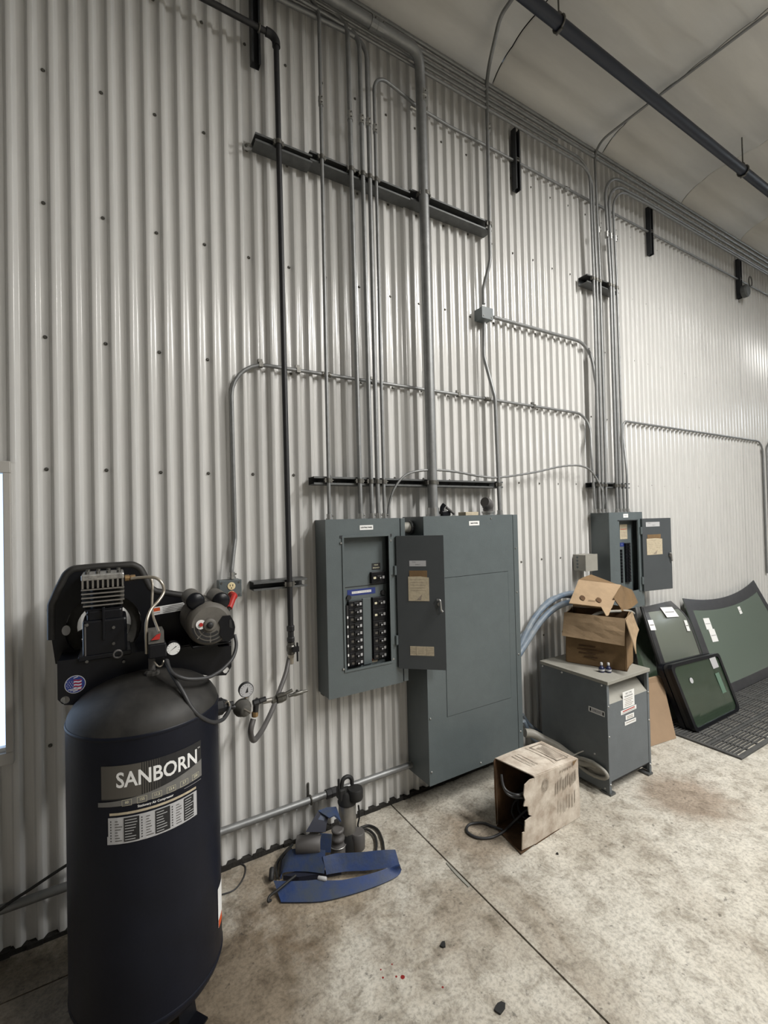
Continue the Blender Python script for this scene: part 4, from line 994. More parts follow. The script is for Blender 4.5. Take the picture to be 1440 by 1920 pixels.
# motor
YM0 = TC.y-.03; YM1 = TC.y+.20; mc = P(395, 1171, YM0); RM = (P(439, 1171, YM0).x-P(352, 1171, YM0).x)/2
mo = MB(); mo.lathe([(RM*.80, -.002), (RM*.90, .004), (RM*.97, .016), (RM, .03), (RM, .20)], mc, Y, m_motor, 36, True, True)
mt = mo.build('motor', cp)
s = MB(); s.lathe([(RM*.30, 0), (RM*.30, -.004), (RM*.24, -.008), (RM*.15, -.008)], mc-Y*.003+X*-.004, Y, m_motor, 20, True, False); s.lathe([(RM*.15, -.006), (RM*.14, -.014), (RM*.05, -.016), (.001, -.016)], mc-Y*.003+X*-.004, Y, m_ink, 16, True, False); s.build('shaft_cap', mt)
def arc_slot(r0, r1, a0, a1):
    s = MB(); n = max(3, int(abs(a1-a0)/8)); v = []
    for k in range(n+1):
        a = math.radians(a0+(a1-a0)*k/n)
        for r in (r0, r1): v.append(mc+Vector((r*RM*math.cos(a), -.0036 if r < .8 else (-.0036+.007*(r-.8)/.1), r*RM*math.sin(a))))
    s.add(v, [(2*k, 2*k+1, 2*k+3, 2*k+2) for k in range(n)], m_ink); return s.build('vent_slot', mt)
for r0, r1 in ((.38, .50), (.56, .67), (.73, .82)):
    for a0, a1 in ((183, 222), (226, 266), (271, 312)): arc_slot(r0, r1, a0, a1)
q = P(376.5, 1171, YM0-.004); s = MB(); s.add([q-Y*.002+Vector((.0165*math.cos(2*math.pi*k/20), 0, .0165*math.sin(2*math.pi*k/20))) for k in range(20)], [list(range(20))], m_white)
s.cyl(q-Y*.002, q-Y*.008, .0065, m_red, 12); tag(s.build('reset_button', mt), 'red reset button on white disc')
j = lambda px, py: P(px, py, YM0-.006)
s = MB(); s.prism([j(410, 1167), j(418, 1155), j(432, 1154), j(439, 1166), j(441, 1176), j(438, 1196), j(428, 1203), j(421, 1202), j(412, 1190), j(414, 1176)], Y*.022, m_blk)
s.prism([P(430, 1162, YM0-.0065), P(434, 1162, YM0-.0065), P(436, 1178, YM0-.0065), P(430, 1176, YM0-.0065)], -Y*.001, m_ink); s.build('terminal_cover', mt)
for px, py in ((367, 1128), (415, 1127)):
    c = P(px, py, YM0+.02); r = .0315; s = MB(); s.lathe([(r, 0), (r, .12), (r*.8, .135)], c+Y*.008, Y, m_motor, 20); cpz = s.build('capacitor_cover', mt)
    s = MB(); s.lathe([(.001, -.003), (r*.8, -.002), (r*.97, .004), (r*.97, .009)], c, Y, m_blk, 20); s.build('end_cap', cpz)
s = MB(); n = 20; v = []
for k in range(n+1):
    a = math.radians(40+ (165-40)*k/n); v += [mc+Vector((RM*1.003*math.cos(a), .034, RM*1.003*math.sin(a))), mc+Vector((RM*1.003*math.cos(a), .046, RM*1.003*math.sin(a)))]
s.add(v, [(2*k, 2*k+1, 2*k+3, 2*k+2) for k in range(n)], m_ink); s.build('seam_band', mt)
s = MB(); s.box((mc.x-.06, YM0+.02, zp), (mc.x+.075, YM1-.03, mc.z-RM*.93), m_blk, .004)
s.prism([P(410, 1213, YM0+.02), P(434, 1211, YM0+.02), P(434, 1203, YM0+.06), P(420, 1203, YM0+.06)], Y*.1, m_blk); s.build('motor_base', mt)
# cords of the compressor
s = MB(); s.tube(spline([P(440, 1190, YM0+.03), P(443, 1210, YM0+.01), P(437, 1232, YM0-.02), P(420, 1252, YM0-.05), P(405, 1263, YM0-.07), P(387, 1271, YM0-.09), P(352, 1273, YM0-.11), P(326, 1264, YM0-.10), P(316, 1250, YM0-.07), P(311, 1238, YM0-.03)], 8), .0062, m_cord, 8); s.build('motor_cord', cp)
s = MB(); s.tube(spline([P(313, 1238, YSW+.02), P(318, 1256, YSW-.02), P(330, 1276, YSW-.055), P(345, 1301, YSW-.085), P(358, 1325, YSW-.10), P(375, 1343, YSW-.10), P(398, 1354, YSW-.05), P(418, 1349, YSW+.0), P(428, 1335, YSW+.05), P(431, 1322, YSW+.07), P(426, 1318, YSW+.08)], 8), .0066, m_cord, 8); s.build('supply_cord', cp)
# outlet on the tank side, regulator and quick fittings
YR = TC.y+.01
g = lambda px, py, dy=0: P(px, py, YR+dy)
s = MB(); q = g(411, 1325); s.lathe([(.030, -.03), (.030, .010), (.024, .016), (.018, .028), (.010, .030), (.010, .05)], q, X, m_iron, 14, False); s.tube(spline([g(421, 1320, -.015), g(427, 1315, -.02), g(430, 1322, -.02), g(427, 1333, -.02), g(419, 1345, -.02)], 5), .004, m_tube, 6); s.build('tank_outlet', cp)
rg = thing('air_regulator', 'grey air regulator with dial gauge and ball valve beside the compressor tank', 'regulator', g(455, 1345))
s = MB(); s.cyl(g(424, 1325), g(445, 1326), .009, m_iron, 10); s.lathe([(.010, -.022), (.026, -.020), (.033, -.012), (.033, .0), (.026, .010), (.022, .026), (.016, .034), (.006, .034)], g(455, 1328), (.15, -1, -.10), m_dusty_grey, 22); s.build('body', rg)
s = MB(); s.cyl(g(458, 1330, -.034), g(470, 1337, -.055), .0035, m_tube, 6); s.build('adjusting_screw', rg)
dq = g(461, 1293); s = MB(); s.cyl(dq-Z*.03, dq, .006, m_brass, 8); s.lathe([(.020, -.012), (.0265, -.010), (.0275, .006), (.0255, .008)], dq, (0, -1, 0), m_iron, 24, False); gg = s.build('gauge', rg)
s = MB(); s.add([dq-Y*.0088+Vector((.0245*math.cos(2*math.pi*k/24), 0, .0245*math.sin(2*math.pi*k/24))) for k in range(24)], [list(range(24))], m_lab)
for k in range(12):
    a = math.radians(-50+25*k); s.quad(*[dq-Y*.0093+Vector((r*math.cos(a+e), 0, r*math.sin(a+e))) for r, e in ((.017, -.03), (.022, -.03), (.022, .03), (.017, .03))], m_ink)
s.prism([dq-Y*.0093+Vector((-.004, 0, -.009)), dq-Y*.0093+Vector((.005, 0, .012)), dq-Y*.0093+Vector((.006, 0, -.008))], -Y*.0006, m_ink); s.build('dial', gg)
s = MB(); s.lathe([(.010, 0), (.013, .003), (.013, .02), (.010, .023), (.011, .026), (.011, .05)], g(474, 1319), X-Z*-.12, m_iron, 8, False); s.cyl(g(480, 1320), g(479, 1338), .0105, m_iron, 10); s.lathe([(.009, 0), (.0125, .003), (.0125, .018), (.009, .02)], g(478, 1344), Z, m_brass, 8, False); s.build('tee_fitting', rg)
s = MB(); s.lathe([(.009, -.02), (.012, -.018), (.012, -.002), (.018, .002), (.020, .02), (.017, .035), (.011, .04)], g(518, 1311), X+Z*.12, m_clamp, 10, False); s.cyl(g(492, 1316), g(514, 1311), .009, m_steel, 10); s.build('ball_valve', rg)
s = MB(); s.tube([g(520, 1306, -.015), g(534, 1301, -.02), g(548, 1294, -.02)], [.005, .006, .0065], m_clamp, 8); s.build('valve_handle', rg)
s = MB(); s.lathe([(.006, 0), (.007, .02), (.009, .025), (.009, .055), (.006, .06), (.005, .078)], g(541, 1305), X+Z*.06, m_clamp, 8); s.build('quick_plug', rg)
hp = [AIRB, P(543, 1232, YC+.01), P(536, 1262, -.13), P(526, 1290, -.18), P(513, 1325, -.25), P(495, 1363, -.33), P(480, 1385, -.40), P(473, 1386, -.44), P(470, 1370, YR-.01), g(475, 1348)]
t = thing('air_hose', 'dark air hose looping from the black pipe to the regulator', 'hose', P(476, 1388, -.42))
s = MB(); s.tube(spline(hp, 8), .0105, m_hgrey, 12); s.build('hose', t)
# cable going down behind the compressor at the left edge
t = thing('loose_cable', 'thin black cable slanting along the wall at the lower left edge', 'cable', P(0, 1708, -.06))
s = MB(); s.tube(spline([P(-60, 1765, -.07), P(0, 1706, -.06), P(60, 1665, -.06), P(122, 1624, -.06), P(180, 1590, -.05)], 5), .0055, m_rub, 6); s.build('cable', t)

# ------------------------------------------------------------------ transformer and what stands on it
TX0, TX1, TY0, TY1, TZ = 2.400, 2.818, -.618, -.150, .645
tf = thing('transformer', 'grey dry-type transformer cabinet standing on the floor', 'transformer', (2.61, -.385, 0))
s = MB(); s.box((TX0, TY0+.010, .016), (TX0+.004, TY1, TZ-.004), m_tf); s.box((TX1-.004, TY0+.004, .016), (TX1, TY1, TZ-.004), m_tf); s.box((TX0+.004, TY1-.004, .05), (TX1-.004, TY1, TZ-.004), m_tf)
for x in (TX0-.0015, TX1-.0185): s.box((x, TY0, .0), (x+.020, TY0+.018, TZ-.004), m_tf, .001)
s.build('side_panels', tf)
s = MB(); s.box((TX0-.004, TY0-.008, TZ-.020), (TX1+.004, TY1+.004, TZ), m_tfd, .002); tag(s.build('lid', tf), 'dusty light grey lid')
s = MB(); s.box((TX0+.020, TY0+.002, .075), (TX1-.020, TY0+.006, TZ-.135), m_tf); s.build('front_panel', tf)
zv = TZ-.135
s = MB(); s.prism([(TX0+.020, TY0+.002, zv), (TX0+.020, TY0+.075, zv+.075), (TX0+.020, TY0+.078, zv+.073), (TX0+.020, TY0+.006, zv)], X*(TX1-TX0-.04), m_tfd); s.build('vent_baffle', tf)
s = MB(); s.box((TX0+.02, TY0+.10, .02), (TX1-.02, TY0+.11, TZ-.03), m_ink); s.box((TX0+.02, TY0+.01, .06), (TX1-.02, TY1-.01, .068), m_ink); s.build('inner_core', tf)
for x in (TX0+.01, TX1-.03):
    for y in (TY0+.005, TY1-.05): s = MB(); s.box((x-.014, y-.012, 0), (x+.034, y+.05, .012), m_strut, .001); s.build('foot', tf)
q = P(1179, 1310, TY0); label_plate(tf, 'rating_plate', 'white rating label', (q.x, TY0+.002, q.z), X, Z, .115, .095, m_white, [('DRY TYPE', -.0, .034, .014, m_ink), ('TRANSFORMER', 0, .018, .012, m_ink)]+[('|', -.005+.008*(k % 2), .004-.010*k, .085-.012*(k % 3), .003, m_print) for k in range(5)])
q = P(1179, 1331, TY0); label_plate(tf, 'warning_label', 'small red and white label', (q.x, TY0+.0015, q.z), X+Z*.03, Z, .155, .024, m_white, [('|', 0, .004, .12, .006, m_red), ('|', 0, -.005, .13, .003, m_print)])
q = P(1181, 1343, TY0); label_plate(tf, 'small_label', 'small white label', (q.x, TY0+.001, q.z), X, Z, .085, .026, m_white, [('|', 0, .004, .06, .004, m_print), ('|', 0, -.005, .06, .004, m_print)])
q = P(1182, 1353, TY0); label_plate(tf, 'small_label', 'white label, lowest of the four', (q.x, TY0+.0005, q.z), X, Z, .112, .022, m_white, [('|', 0, .002, .09, .004, m_print)])
q = P(1119, 1334, x=TX0); label_plate(tf, 'name_label', 'white framed name strip', (TX0, q.y, q.z), -Y, Z, .105, .030, m_white, [('|', 0, 0, .092, .022, m_lab), ('LINE SIDE', 0, 0, .013, m_ink, .9), ('|', -.041, 0, .008, .020, m_ink), ('|', .041, 0, .008, .020, m_ink)])
s = MB()
for y, z in ((TY0+.03, TZ-.03), (TY1-.02, TZ-.03), (TY0+.3, TZ-.03), (TY0+.09, .20), (TY0+.14, .07), (TY0+.03, .08), (TY0+.03, .03)): s.lathe([(.006, 0), (.005, .003), (.001, .004)], (TX0-(.004 if z > TZ-.04 else 0), y, z), -X, m_emt2, 8)
for x in (TX0+.010, TX1-.010):
    for z in (.5, .33, .06): s.lathe([(.006, 0), (.005, .003), (.001, .004)], (x, TY0, z), -Y, m_emt2, 8)
tag(s.build('screws', tf), kind='stuff')
# flexible conduit from the main panel into the transformer side
fl1 = [P(984, 1374, -.17), P(1000, 1376, -.19), P(1022, 1388, -.24), P(1045, 1400, -.30), P(1068, 1417, -.37), P(1090, 1428, -.44), P(1106, 1430, -.49), P(1117, 1434, -.525), P(1122, 1440, -.525), P(1119, 1446, -.50)]
fl1[-1].x = TX0-.002
t = thing('flexible_conduit', 'fat grey flexible conduit curving from the main panel to the transformer side', 'conduit', P(1110, 1446, -.47))
s = MB(); s.tube(spline(fl1, 8), .026, m_flexg, 14); s.build('sheath', t)
cc = Vector((TX0-.004, P(1112, 1436, x=TX0).y, P(1107, 1436, x=TX0).z))
s = MB(); s.tube([cc+Vector((-.012, .10*math.cos(2*math.pi*k/24), .036*math.sin(2*math.pi*k/24)-.42*.0*math.cos(2*math.pi*k/24))) for k in range(24)], .011, m_flexg, 8, closed=True); s.add([cc+Vector((-.002, .095*math.cos(2*math.pi*k/24), .030*math.sin(2*math.pi*k/24))) for k in range(24)], [list(range(24))], m_flexg); s.build('bushing', t)
s = MB(); q = P(1084, 1412, -.44); s.tube([q+Vector((-.05, .01, -.01)), q, q+Vector((.05, -.02, .015))], .004, m_flexg, 6); s.build('cable_tie', t)
# blue and grey cables behind the carton
for i, (pts, r, mm_, lb) in enumerate((
    ([P(972, 1220, -.08), P(985, 1190, -.07), P(1005, 1155, -.06), P(1032, 1128, -.05), P(1062, 1114, -.06), P(1095, 1112, -.08)], .019, m_cable, 'upper blue-grey cable arching from the main panel behind the open carton'),
    ([P(972, 1228, -.10), P(990, 1200, -.09), P(1012, 1167, -.09), P(1038, 1142, -.09), P(1065, 1130, -.10), P(1100, 1128, -.10)], .021, m_cable, 'lower blue-grey cable arching from the main panel behind the open carton'),
    ([P(972, 1200, -.05), P(988, 1180, -.05), P(1010, 1145, -.045), P(1035, 1122, -.04), P(1060, 1118, -.045), P(1090, 1122, -.045)], .013, m_cable, 'thin blue cable between the two thicker arching cables'))):
    t = thing('power_cable', lb, 'cable', pts[0]); s = MB(); s.tube(spline(pts, 7), r, mm_, 10); s.build('cable', t)
s = MB(); s.tube(spline([P(980, 1340, -.06), P(992, 1358, -.06), P(1008, 1370, -.07), P(1030, 1385, -.09)], 6), .012, m_cable, 8); tag(s.build('power_cable'), 'short blue cable emerging low beside the main panel', 'cable')
s = MB(); s.tube(spline([P(982, 1352, -.10), P(990, 1368, -.10), P(1000, 1385, -.10), P(1020, 1396, -.11)], 6), .014, m_cable, 8); tag(s.build('power_cable'), 'blue cable under the fat grey flexible conduit', 'cable')

def panel_sheet(s, corners, th, m, m2=None, n=6, warp=0, seed=0, inside=None):
    """cardboard panel: bilinear patch of 4 corners with a slight warp"""
    a, b, c, d = [Vector(p) for p in corners]; r = random.Random(seed)
    if inside is not None and (d-a).cross(b-a).dot((a+b+c+d)/4-inside) < 0: a, b, c, d = b, a, d, c
    nr = (b-a).cross(d-a).normalized(); rows = []
    for i in range(n+1):
        row = []
        for j in range(n+1):
            u, v = j/n, i/n; p = a*(1-u)*(1-v)+b*u*(1-v)+c*u*v+d*(1-u)*v
            row.append(p+nr*warp*(math.sin(u*3.1+seed)*math.sin(v*2.6+seed*2)+r.uniform(-.25, .25)*(0 < i < n and 0 < j < n)))
        rows.append(row)
    s.sheet(rows, th, m, False, m2)
# open carton on the transformer
cb = thing('carton', 'open brown cardboard carton standing on the transformer', 'box', (2.68, -.42, TZ))
bFL = P(1060, 1238, z=TZ+.003); bFR = P(1174, 1260, z=TZ+.003); bBR = P(1187, 1242, z=TZ+.003)
bFL = Vector((2.520, -.262, TZ+.003)); bFR = Vector((2.648, -.588, TZ+.003)); bBR = Vector((2.838, -.50, TZ+.003)); bBL = bFL+(bBR-bFR)
HB = .285
def up(p, h, out=Vector((0, 0, 0))): return p+Z*h+out
tFL = P(1059, 1147, x=bFL.x-.005); tFR = P(1171, 1162, x=bFR.x); HB = (tFL.z+tFR.z)/2-TZ
tFL, tFR, tBR, tBL = up(bFL, HB), up(bFR, HB), up(bBR, HB+.004), up(bBL, HB)
IC = (bFL+tBR)/2
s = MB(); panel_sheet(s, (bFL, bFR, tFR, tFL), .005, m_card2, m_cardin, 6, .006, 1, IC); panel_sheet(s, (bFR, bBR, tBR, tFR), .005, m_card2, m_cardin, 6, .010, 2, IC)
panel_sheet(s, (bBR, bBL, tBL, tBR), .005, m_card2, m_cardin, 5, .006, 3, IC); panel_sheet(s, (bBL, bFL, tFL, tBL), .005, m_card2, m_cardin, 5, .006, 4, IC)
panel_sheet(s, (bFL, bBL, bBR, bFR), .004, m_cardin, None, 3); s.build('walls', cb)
nf = (bFR-bFL).cross(Z).normalized(); nf = nf if nf.dot(CAMP-bFL) > 0 else -nf
nr_ = (bBR-bFR).cross(Z).normalized(); nr_ = nr_ if nr_.dot(X) > 0 else -nr_
e1 = (bFR-bFL).normalized()
s = MB(); panel_sheet(s, (tFL+nf*.004-e1*.008, tFR+nf*.004, tFR+nf*.035-Z*.158-e1*.004, tFL+nf*.040-Z*.145-e1*.014), .005, m_card, None, 6, .006, 5); s.build('front_flap', cb)
rdir = (nr_+nf*.25).normalized()
s = MB(); panel_sheet(s, (tFR+nf*.01, tBR+nr_*.01, tBR+nr_*.05-Z*.11, tFR+nf*.075+e1*.06-Z*.185), .005, m_card, None, 6, .012, 6); s.build('side_flap', cb)
nb = -nf
s = MB(); panel_sheet(s, (tBL, tBL+(tBR-tBL)*.9, tBL+(tBR-tBL)*.85+nb*.03+Z*.02, tBL+nb*.05+Z*.06), .005, m_card2, None, 4, .006, 7); s.build('back_flap', cb)
s = MB()
for k, (px, py, w) in enumerate(((1100, 1214, .05), (1098, 1221, .08), (1088, 1228, .05), (1118, 1226, .04))):
    u = .25+.1*k; c = bFL+e1*(bFR-bFL).length*(.36+.06*(k % 2))+nf*.0065+Z*(.118-.022*k)
    s.quad(c-e1*w-Z*.004, c+e1*w-Z*.004, c+e1*w+Z*.004, c-e1*w+Z*.004, m_cardin)
tag(s.build('faded_print', cb), kind='stuff')
# second carton lying open inside the first
ic = thing('carton', 'smaller brown carton lying upside down in the open carton', 'box', (2.70, -.40, TZ+.2))
i0 = P(1067, 1131, y=-.34); i1 = P(1147, 1141, y=-.50); i2 = P(1164, 1097, y=-.40); i3 = P(1085, 1087, y=-.26)
s = MB(); panel_sheet(s, (i0, i1, i2, i3), .005, m_card, None, 6, .003, 8)
k0 = P(1181, 1141, y=-.36); k1 = P(1184, 1106, y=-.33)
panel_sheet(s, (i2, P(1150, 1122, y=-.47), P(1168, 1146, y=-.44), k0), .005, m_card2, None, 4, .003, 9)
panel_sheet(s, (i2, k0, P(1196, 1130, y=-.33), k1), .005, m_card2, None, 4, .004, 10)
panel_sheet(s, (i3, i2, k1, P(1108, 1078, y=-.18)), .005, m_card2, None, 4, .003, 11)
s.build('body', ic)
nn = (i1-i0).cross(i3-i0).normalized(); nn = nn if nn.dot(CAMP-i0) > 0 else -nn
s = MB()
for px, py in ((1092, 1122), (1122.5, 1126)):
    dd = RT*((px-720)/FPX)-UP*((py-960)/FPX)+FW; tt = (i0-CAMP).dot(nn)/dd.dot(nn); c = CAMP+dd*tt+nn*.0065
    uu = (i1-i0).normalized(); vv = nn.cross(uu); s.add([c+uu*.016*math.cos(k*math.pi/8)+vv*.022*math.sin(k*math.pi/8) for k in range(16)], [list(range(16))], m_cardin)
c = (i0+i1)/2+(i3-i0)*.18+nn*.007; uu = (i1-i0).normalized(); vv = nn.cross(uu); s.quad(c-uu*.022-vv*.002, c+uu*.022-vv*.002, c+uu*.022+vv*.002, c-uu*.022+vv*.002, m_cardin)
tag(s.build('printed_marks', ic), kind='stuff')
s = MB(); panel_sheet(s, (P(1127, 1138, y=-.52), P(1146, 1140, y=-.53), P(1141, 1154, y=-.56), P(1136, 1155, y=-.56)), .004, m_card, None, 3, .002, 12); s.build('torn_flap', ic)
t = thing('old_hose', 'pale grey hose coiled inside the open carton', 'hose', P(1130, 1150, y=-.45))
s = MB(); s.tube(spline([P(1105, 1158, y=-.38), P(1122, 1150, y=-.42), P(1140, 1147, y=-.45), P(1160, 1146, y=-.45), P(1180, 1146, y=-.42), P(1188, 1150, y=-.40)], 6), .009, m_flexg, 8); s.build('hose', t)
# two tiny bottles
for i, (px, py) in enumerate(((1128, 1260), (1141, 1260.5))):
    b = P(px, py, z=TZ); t = thing('small_bottle', 'tiny navy bottle on the transformer lid, %s' % ('left of the pair' if i == 0 else 'right of the pair'), 'bottle', (b.x, b.y, TZ), 'two tiny bottles on the transformer')
    s = MB(); s.lathe([(.016, 0), (.0165, .003), (.0165, .024), (.012, .032), (.0065, .038), (.0065, .042)], b, Z, m_pet, 14); s.build('body', t)
    s = MB(); s.lathe([(.0168, .009), (.0168, .020)], b, Z, m_lab, 14, True, False); s.build('label_band', t)
    s = MB(); s.lathe([(.0075, .042), (.0075, .056), (.005, .058)], b, Z, m_lab, 12); s.build('cap', t)
# brown board leaning behind the transformer
t = MB(); pA, pB = P(1150, 1430, z=.002), P(1268, 1384, z=.002); pC, pD = P(1240, 1269, y=pB.y+.12), P(1150, 1300, y=pA.y+.12)
pA = Vector((2.86, -.40, .002)); pB = P(1268, 1384, z=.002); pC = P(1237, 1268, y=pB.y+.16); pC2 = P(1243, 1277, y=pB.y+.15); pD = Vector((2.80, pA.y+.17, pC.z))
t.prism([pA, pB, pC2, pC, pD], (0, .012, .004), m_board); tag(t.build('hardboard_sheet'), 'brown board leaning between the transformer and the dark glass', 'board')

# ------------------------------------------------------------------ floor box with cords
A0 = P(1004, 1584, z=.002); B0 = P(1086, 1530, z=.002); C0 = P(932, 1547, z=.002)
e = (B0-A0); dpt = (C0-A0); D0 = B0+dpt*.95
HA = P(1003, 1455, y=A0.y).z
At, Bt, Ct = A0+Z*HA, B0+Z*(P(1087, 1422, y=B0.y).z), C0+Z*(P(936, 1420, y=C0.y).z); Dt = D0+Z*(P(1020, 1389, y=D0.y).z)
IF = (A0+Dt)/2
fb = thing('floor_carton', 'dirty white cardboard box on its side full of cord, on the floor', 'box', ((A0.x+D0.x)/2, (A0.y+D0.y)/2, 0))
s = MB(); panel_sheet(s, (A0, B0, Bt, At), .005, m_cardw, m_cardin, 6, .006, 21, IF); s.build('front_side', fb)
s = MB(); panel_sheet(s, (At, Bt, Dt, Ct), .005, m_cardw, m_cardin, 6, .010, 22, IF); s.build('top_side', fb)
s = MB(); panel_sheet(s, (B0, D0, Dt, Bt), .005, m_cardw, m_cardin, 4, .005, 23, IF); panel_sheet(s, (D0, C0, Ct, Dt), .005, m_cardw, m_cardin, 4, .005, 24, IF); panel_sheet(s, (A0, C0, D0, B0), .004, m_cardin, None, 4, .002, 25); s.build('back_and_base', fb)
eu = e.normalized(); du = dpt.normalized()
# torn flap carrying on the front side to the left
fpx = [(1004, 1459), (994, 1462), (984, 1472), (982, 1490), (985, 1500), (982, 1512), (990, 1512), (992, 1528), (998, 1530), (985, 1540), (984, 1560), (980, 1562), (979, 1594), (1004, 1582)]
s = MB(); s.prism([P(px, py, y=A0.y-.004) for px, py in fpx], Y*.005, m_cardw); s.build('torn_flap', fb)
s = MB(); panel_sheet(s, (A0+Z*.004, C0+Z*.004, P(931, 1553, z=.006), P(977, 1601, z=.006)), .004, m_cardin, None, 4, .002, 26); s.build('base_flap', fb)
s = MB(); panel_sheet(s, (C0+Z*.01, C0+Z*.01-eu*.01-du*.006, Ct-eu*.012-Z*.01, Ct), .004, m_cardin, None, 4, .002, 27); s.build('back_flap', fb)
nfr = eu.cross(Z); nfr = nfr if nfr.dot(CAMP-A0) > 0 else -nfr
def fpt(u, h): return A0+e*u+Z*h+nfr*.0085
s = MB(); R_ = random.Random(3)
for r0, r1, mm_ in ((.026, .020, m_print), (.014, .010, m_print)):
    v = [];
    for k in range(19):
        a = 2*math.pi*k/18
        for r in (r0, r1): v.append(fpt(.22, HA*.80)+eu*r*.9*math.cos(a)+Z*r*1.15*math.sin(a))
    s.add(v, [(2*k, 2*k+1, 2*k+3, 2*k+2) for k in range(18)], mm_)
for k in range(9):
    u = .45+.055*k; h = HA*(.66+.02*(k % 3)); s.quad(fpt(u, h-.03), fpt(u+.022, h-.028), fpt(u+.026, h+.03), fpt(u+.006, h+.028), m_print)
for k in range(7):
    u = .50+.06*k; h = HA*(.38-.02*(k % 3)); s.quad(fpt(u, h-.035), fpt(u+.014, h-.033), fpt(u+.022, h+.035), fpt(u+.010, h+.03), m_print)
for k in range(5): u = .55+.06*k; h = HA*.86; s.quad(fpt(u, h), fpt(u+.035, h+.002), fpt(u+.035, h+.012), fpt(u, h+.010), m_print)
s.add([fpt(.86, HA*.86), fpt(.95, HA*.93), fpt(.84, HA*.93)], [(0, 1, 2)], m_card2); tag(s.build('printed_marks', fb), kind='stuff')
s = MB(); tn = (Bt-At).cross(Ct-At).normalized(); tn = tn if tn.z > 0 else -tn
def tpt(u, v): return At*(1-u)*(1-v)+Bt*u*(1-v)+Dt*u*v+Ct*(1-u)*v+tn*.012
for u0, u1, v0, v1 in ((.55, .56, .08, .92), (.62, .90, .12, .14), (.62, .90, .86, .88), (.62, .64, .12, .88), (.88, .90, .12, .88)): s.quad(tpt(u0, v0), tpt(u1, v0), tpt(u1, v1), tpt(u0, v1), m_print)
for k in range(6): u = .67+.035*k; s.quad(tpt(u, .2), tpt(u+.012, .2), tpt(u+.012, .75+.02*(k % 3)), tpt(u, .75+.02*(k % 3)), m_print)
for k in range(3): u = .18+.06*k; s.quad(tpt(u, .25), tpt(u+.012, .25), tpt(u+.012, .8), tpt(u, .8), m_print)
s.build('top_print', fb)
cd = thing('extension_cord', 'dark cord coiled in the floor box with a loop on the concrete', 'cord', P(900, 1570, z=.004))
inn = lambda u, v, h: A0+e*u+dpt*v+Z*h
s = MB(); s.tube(spline([P(940, 1452, y=A0.y+.11), P(944, 1474, y=A0.y+.09), P(955, 1486, y=A0.y+.06), P(975, 1490, y=A0.y+.02), inn(.3, .4, .20), inn(.5, .5, .12)], 7), .006, m_cord, 8)
s.tube(spline([P(941, 1462, y=A0.y+.12), P(948, 1484, y=A0.y+.09), P(962, 1494, y=A0.y+.06), P(980, 1495, y=A0.y+.02), inn(.3, .5, .15)], 7), .006, m_cord, 8); s.build('upper_loops', cd)
s = MB()
for k in range(5):
    c = inn(.22+.06*k, .45, .07+.025*(k % 2)); r = .085-.008*k
    s.tube([c+dpt.normalized()*r*math.cos(a)+Z*(r*.75*math.sin(a)+.01)+eu*.02*math.sin(2*a+k) for a in [2*math.pi*q/18 for q in range(18)]], .006, m_rub, 6, closed=True)
tag(s.build('coil', cd), kind='stuff')
s = MB(); s.tube(spline([inn(.25, .45, .10), P(975, 1530, z=.07), P(955, 1549, z=.025), P(940, 1562, z=.012), P(918, 1571, z=.008), P(893, 1570, z=.008), P(876, 1559, z=.008), P(880, 1546, z=.008), P(905, 1543, z=.008), P(925, 1550, z=.010), P(942, 1556, z=.014)], 8), .0062, m_cord, 8); s.build('floor_loop', cd)

# ------------------------------------------------------------------ sump pump with blue lay-flat hose
pb = P(668, 1585, z=0); PU = lambda px, py: P(px, py, y=pb.y)
pu = thing('sump_pump', 'grey and black submersible pump standing by the wall beside the blue hose', 'pump', (pb.x, pb.y, 0))
cA = PU(653, 1553); cT = PU(650, 1503); cxp = (cA.x+cT.x)/2; rp = .042
zpb, zpt = cA.z-.01, cT.z
s = MB(); s.lathe([(rp*1.02, zpb), (rp, zpb+.01), (rp, zpt), (rp*.9, zpt+.004)], (cxp, pb.y, 0), Z, m_steel, 24); s.build('steel_body', pu)
s = MB(); s.lathe([(rp*1.08, zpt-.004), (rp*1.12, zpt+.004), (rp*1.0, zpt+.012), (rp*.9, zpt+.05), (rp*.7, zpt+.058)], (cxp, pb.y, 0), Z, m_rub, 24)
s.box((cxp-rp*1.1, pb.y-.02, zpt+.02), (cxp-rp*.4, pb.y+.03, zpt+.075), m_rub, .006); s.build('motor_head', pu)
s = MB(); q = PU(661, 1480); s.lathe([(.034, -.026), (.037, -.020), (.037, .020), (.034, .026)], (q.x, pb.y-.03, q.z-.004), Z, m_rub, 20); s.build('float_switch', pu)
s = MB(); s.tube(spline([PU(640, 1478), PU(643, 1462), PU(652, 1456), PU(659, 1460), PU(660, 1470)], 5), .010, m_rub, 8); s.build('carry_handle', pu)
s = MB(); q = PU(635, 1463); s.cyl((q.x, pb.y, zpt+.05), (q.x, pb.y, q.z+.004), .006, m_rub, 8); s.build('float_rod', pu)
s = MB(); s.lathe([(rp*1.3, 0), (rp*1.35, .006), (rp*1.3, zpb*.7), (rp*1.05, zpb+.004)], (cxp+.004, pb.y, 0), Z, m_rub, 20); q = PU(663, 1570); s.lathe([(.033, 0), (.036, .004), (.036, .075), (.032, .08)], (q.x+.004, pb.y-.035, .012), Z, m_hgrey, 18); s.build('pump_base', pu)
oq = PU(634, 1592); s = MB(); oz = .02; ox, oy = P(634, 1598, z=.02).x, pb.y-.02
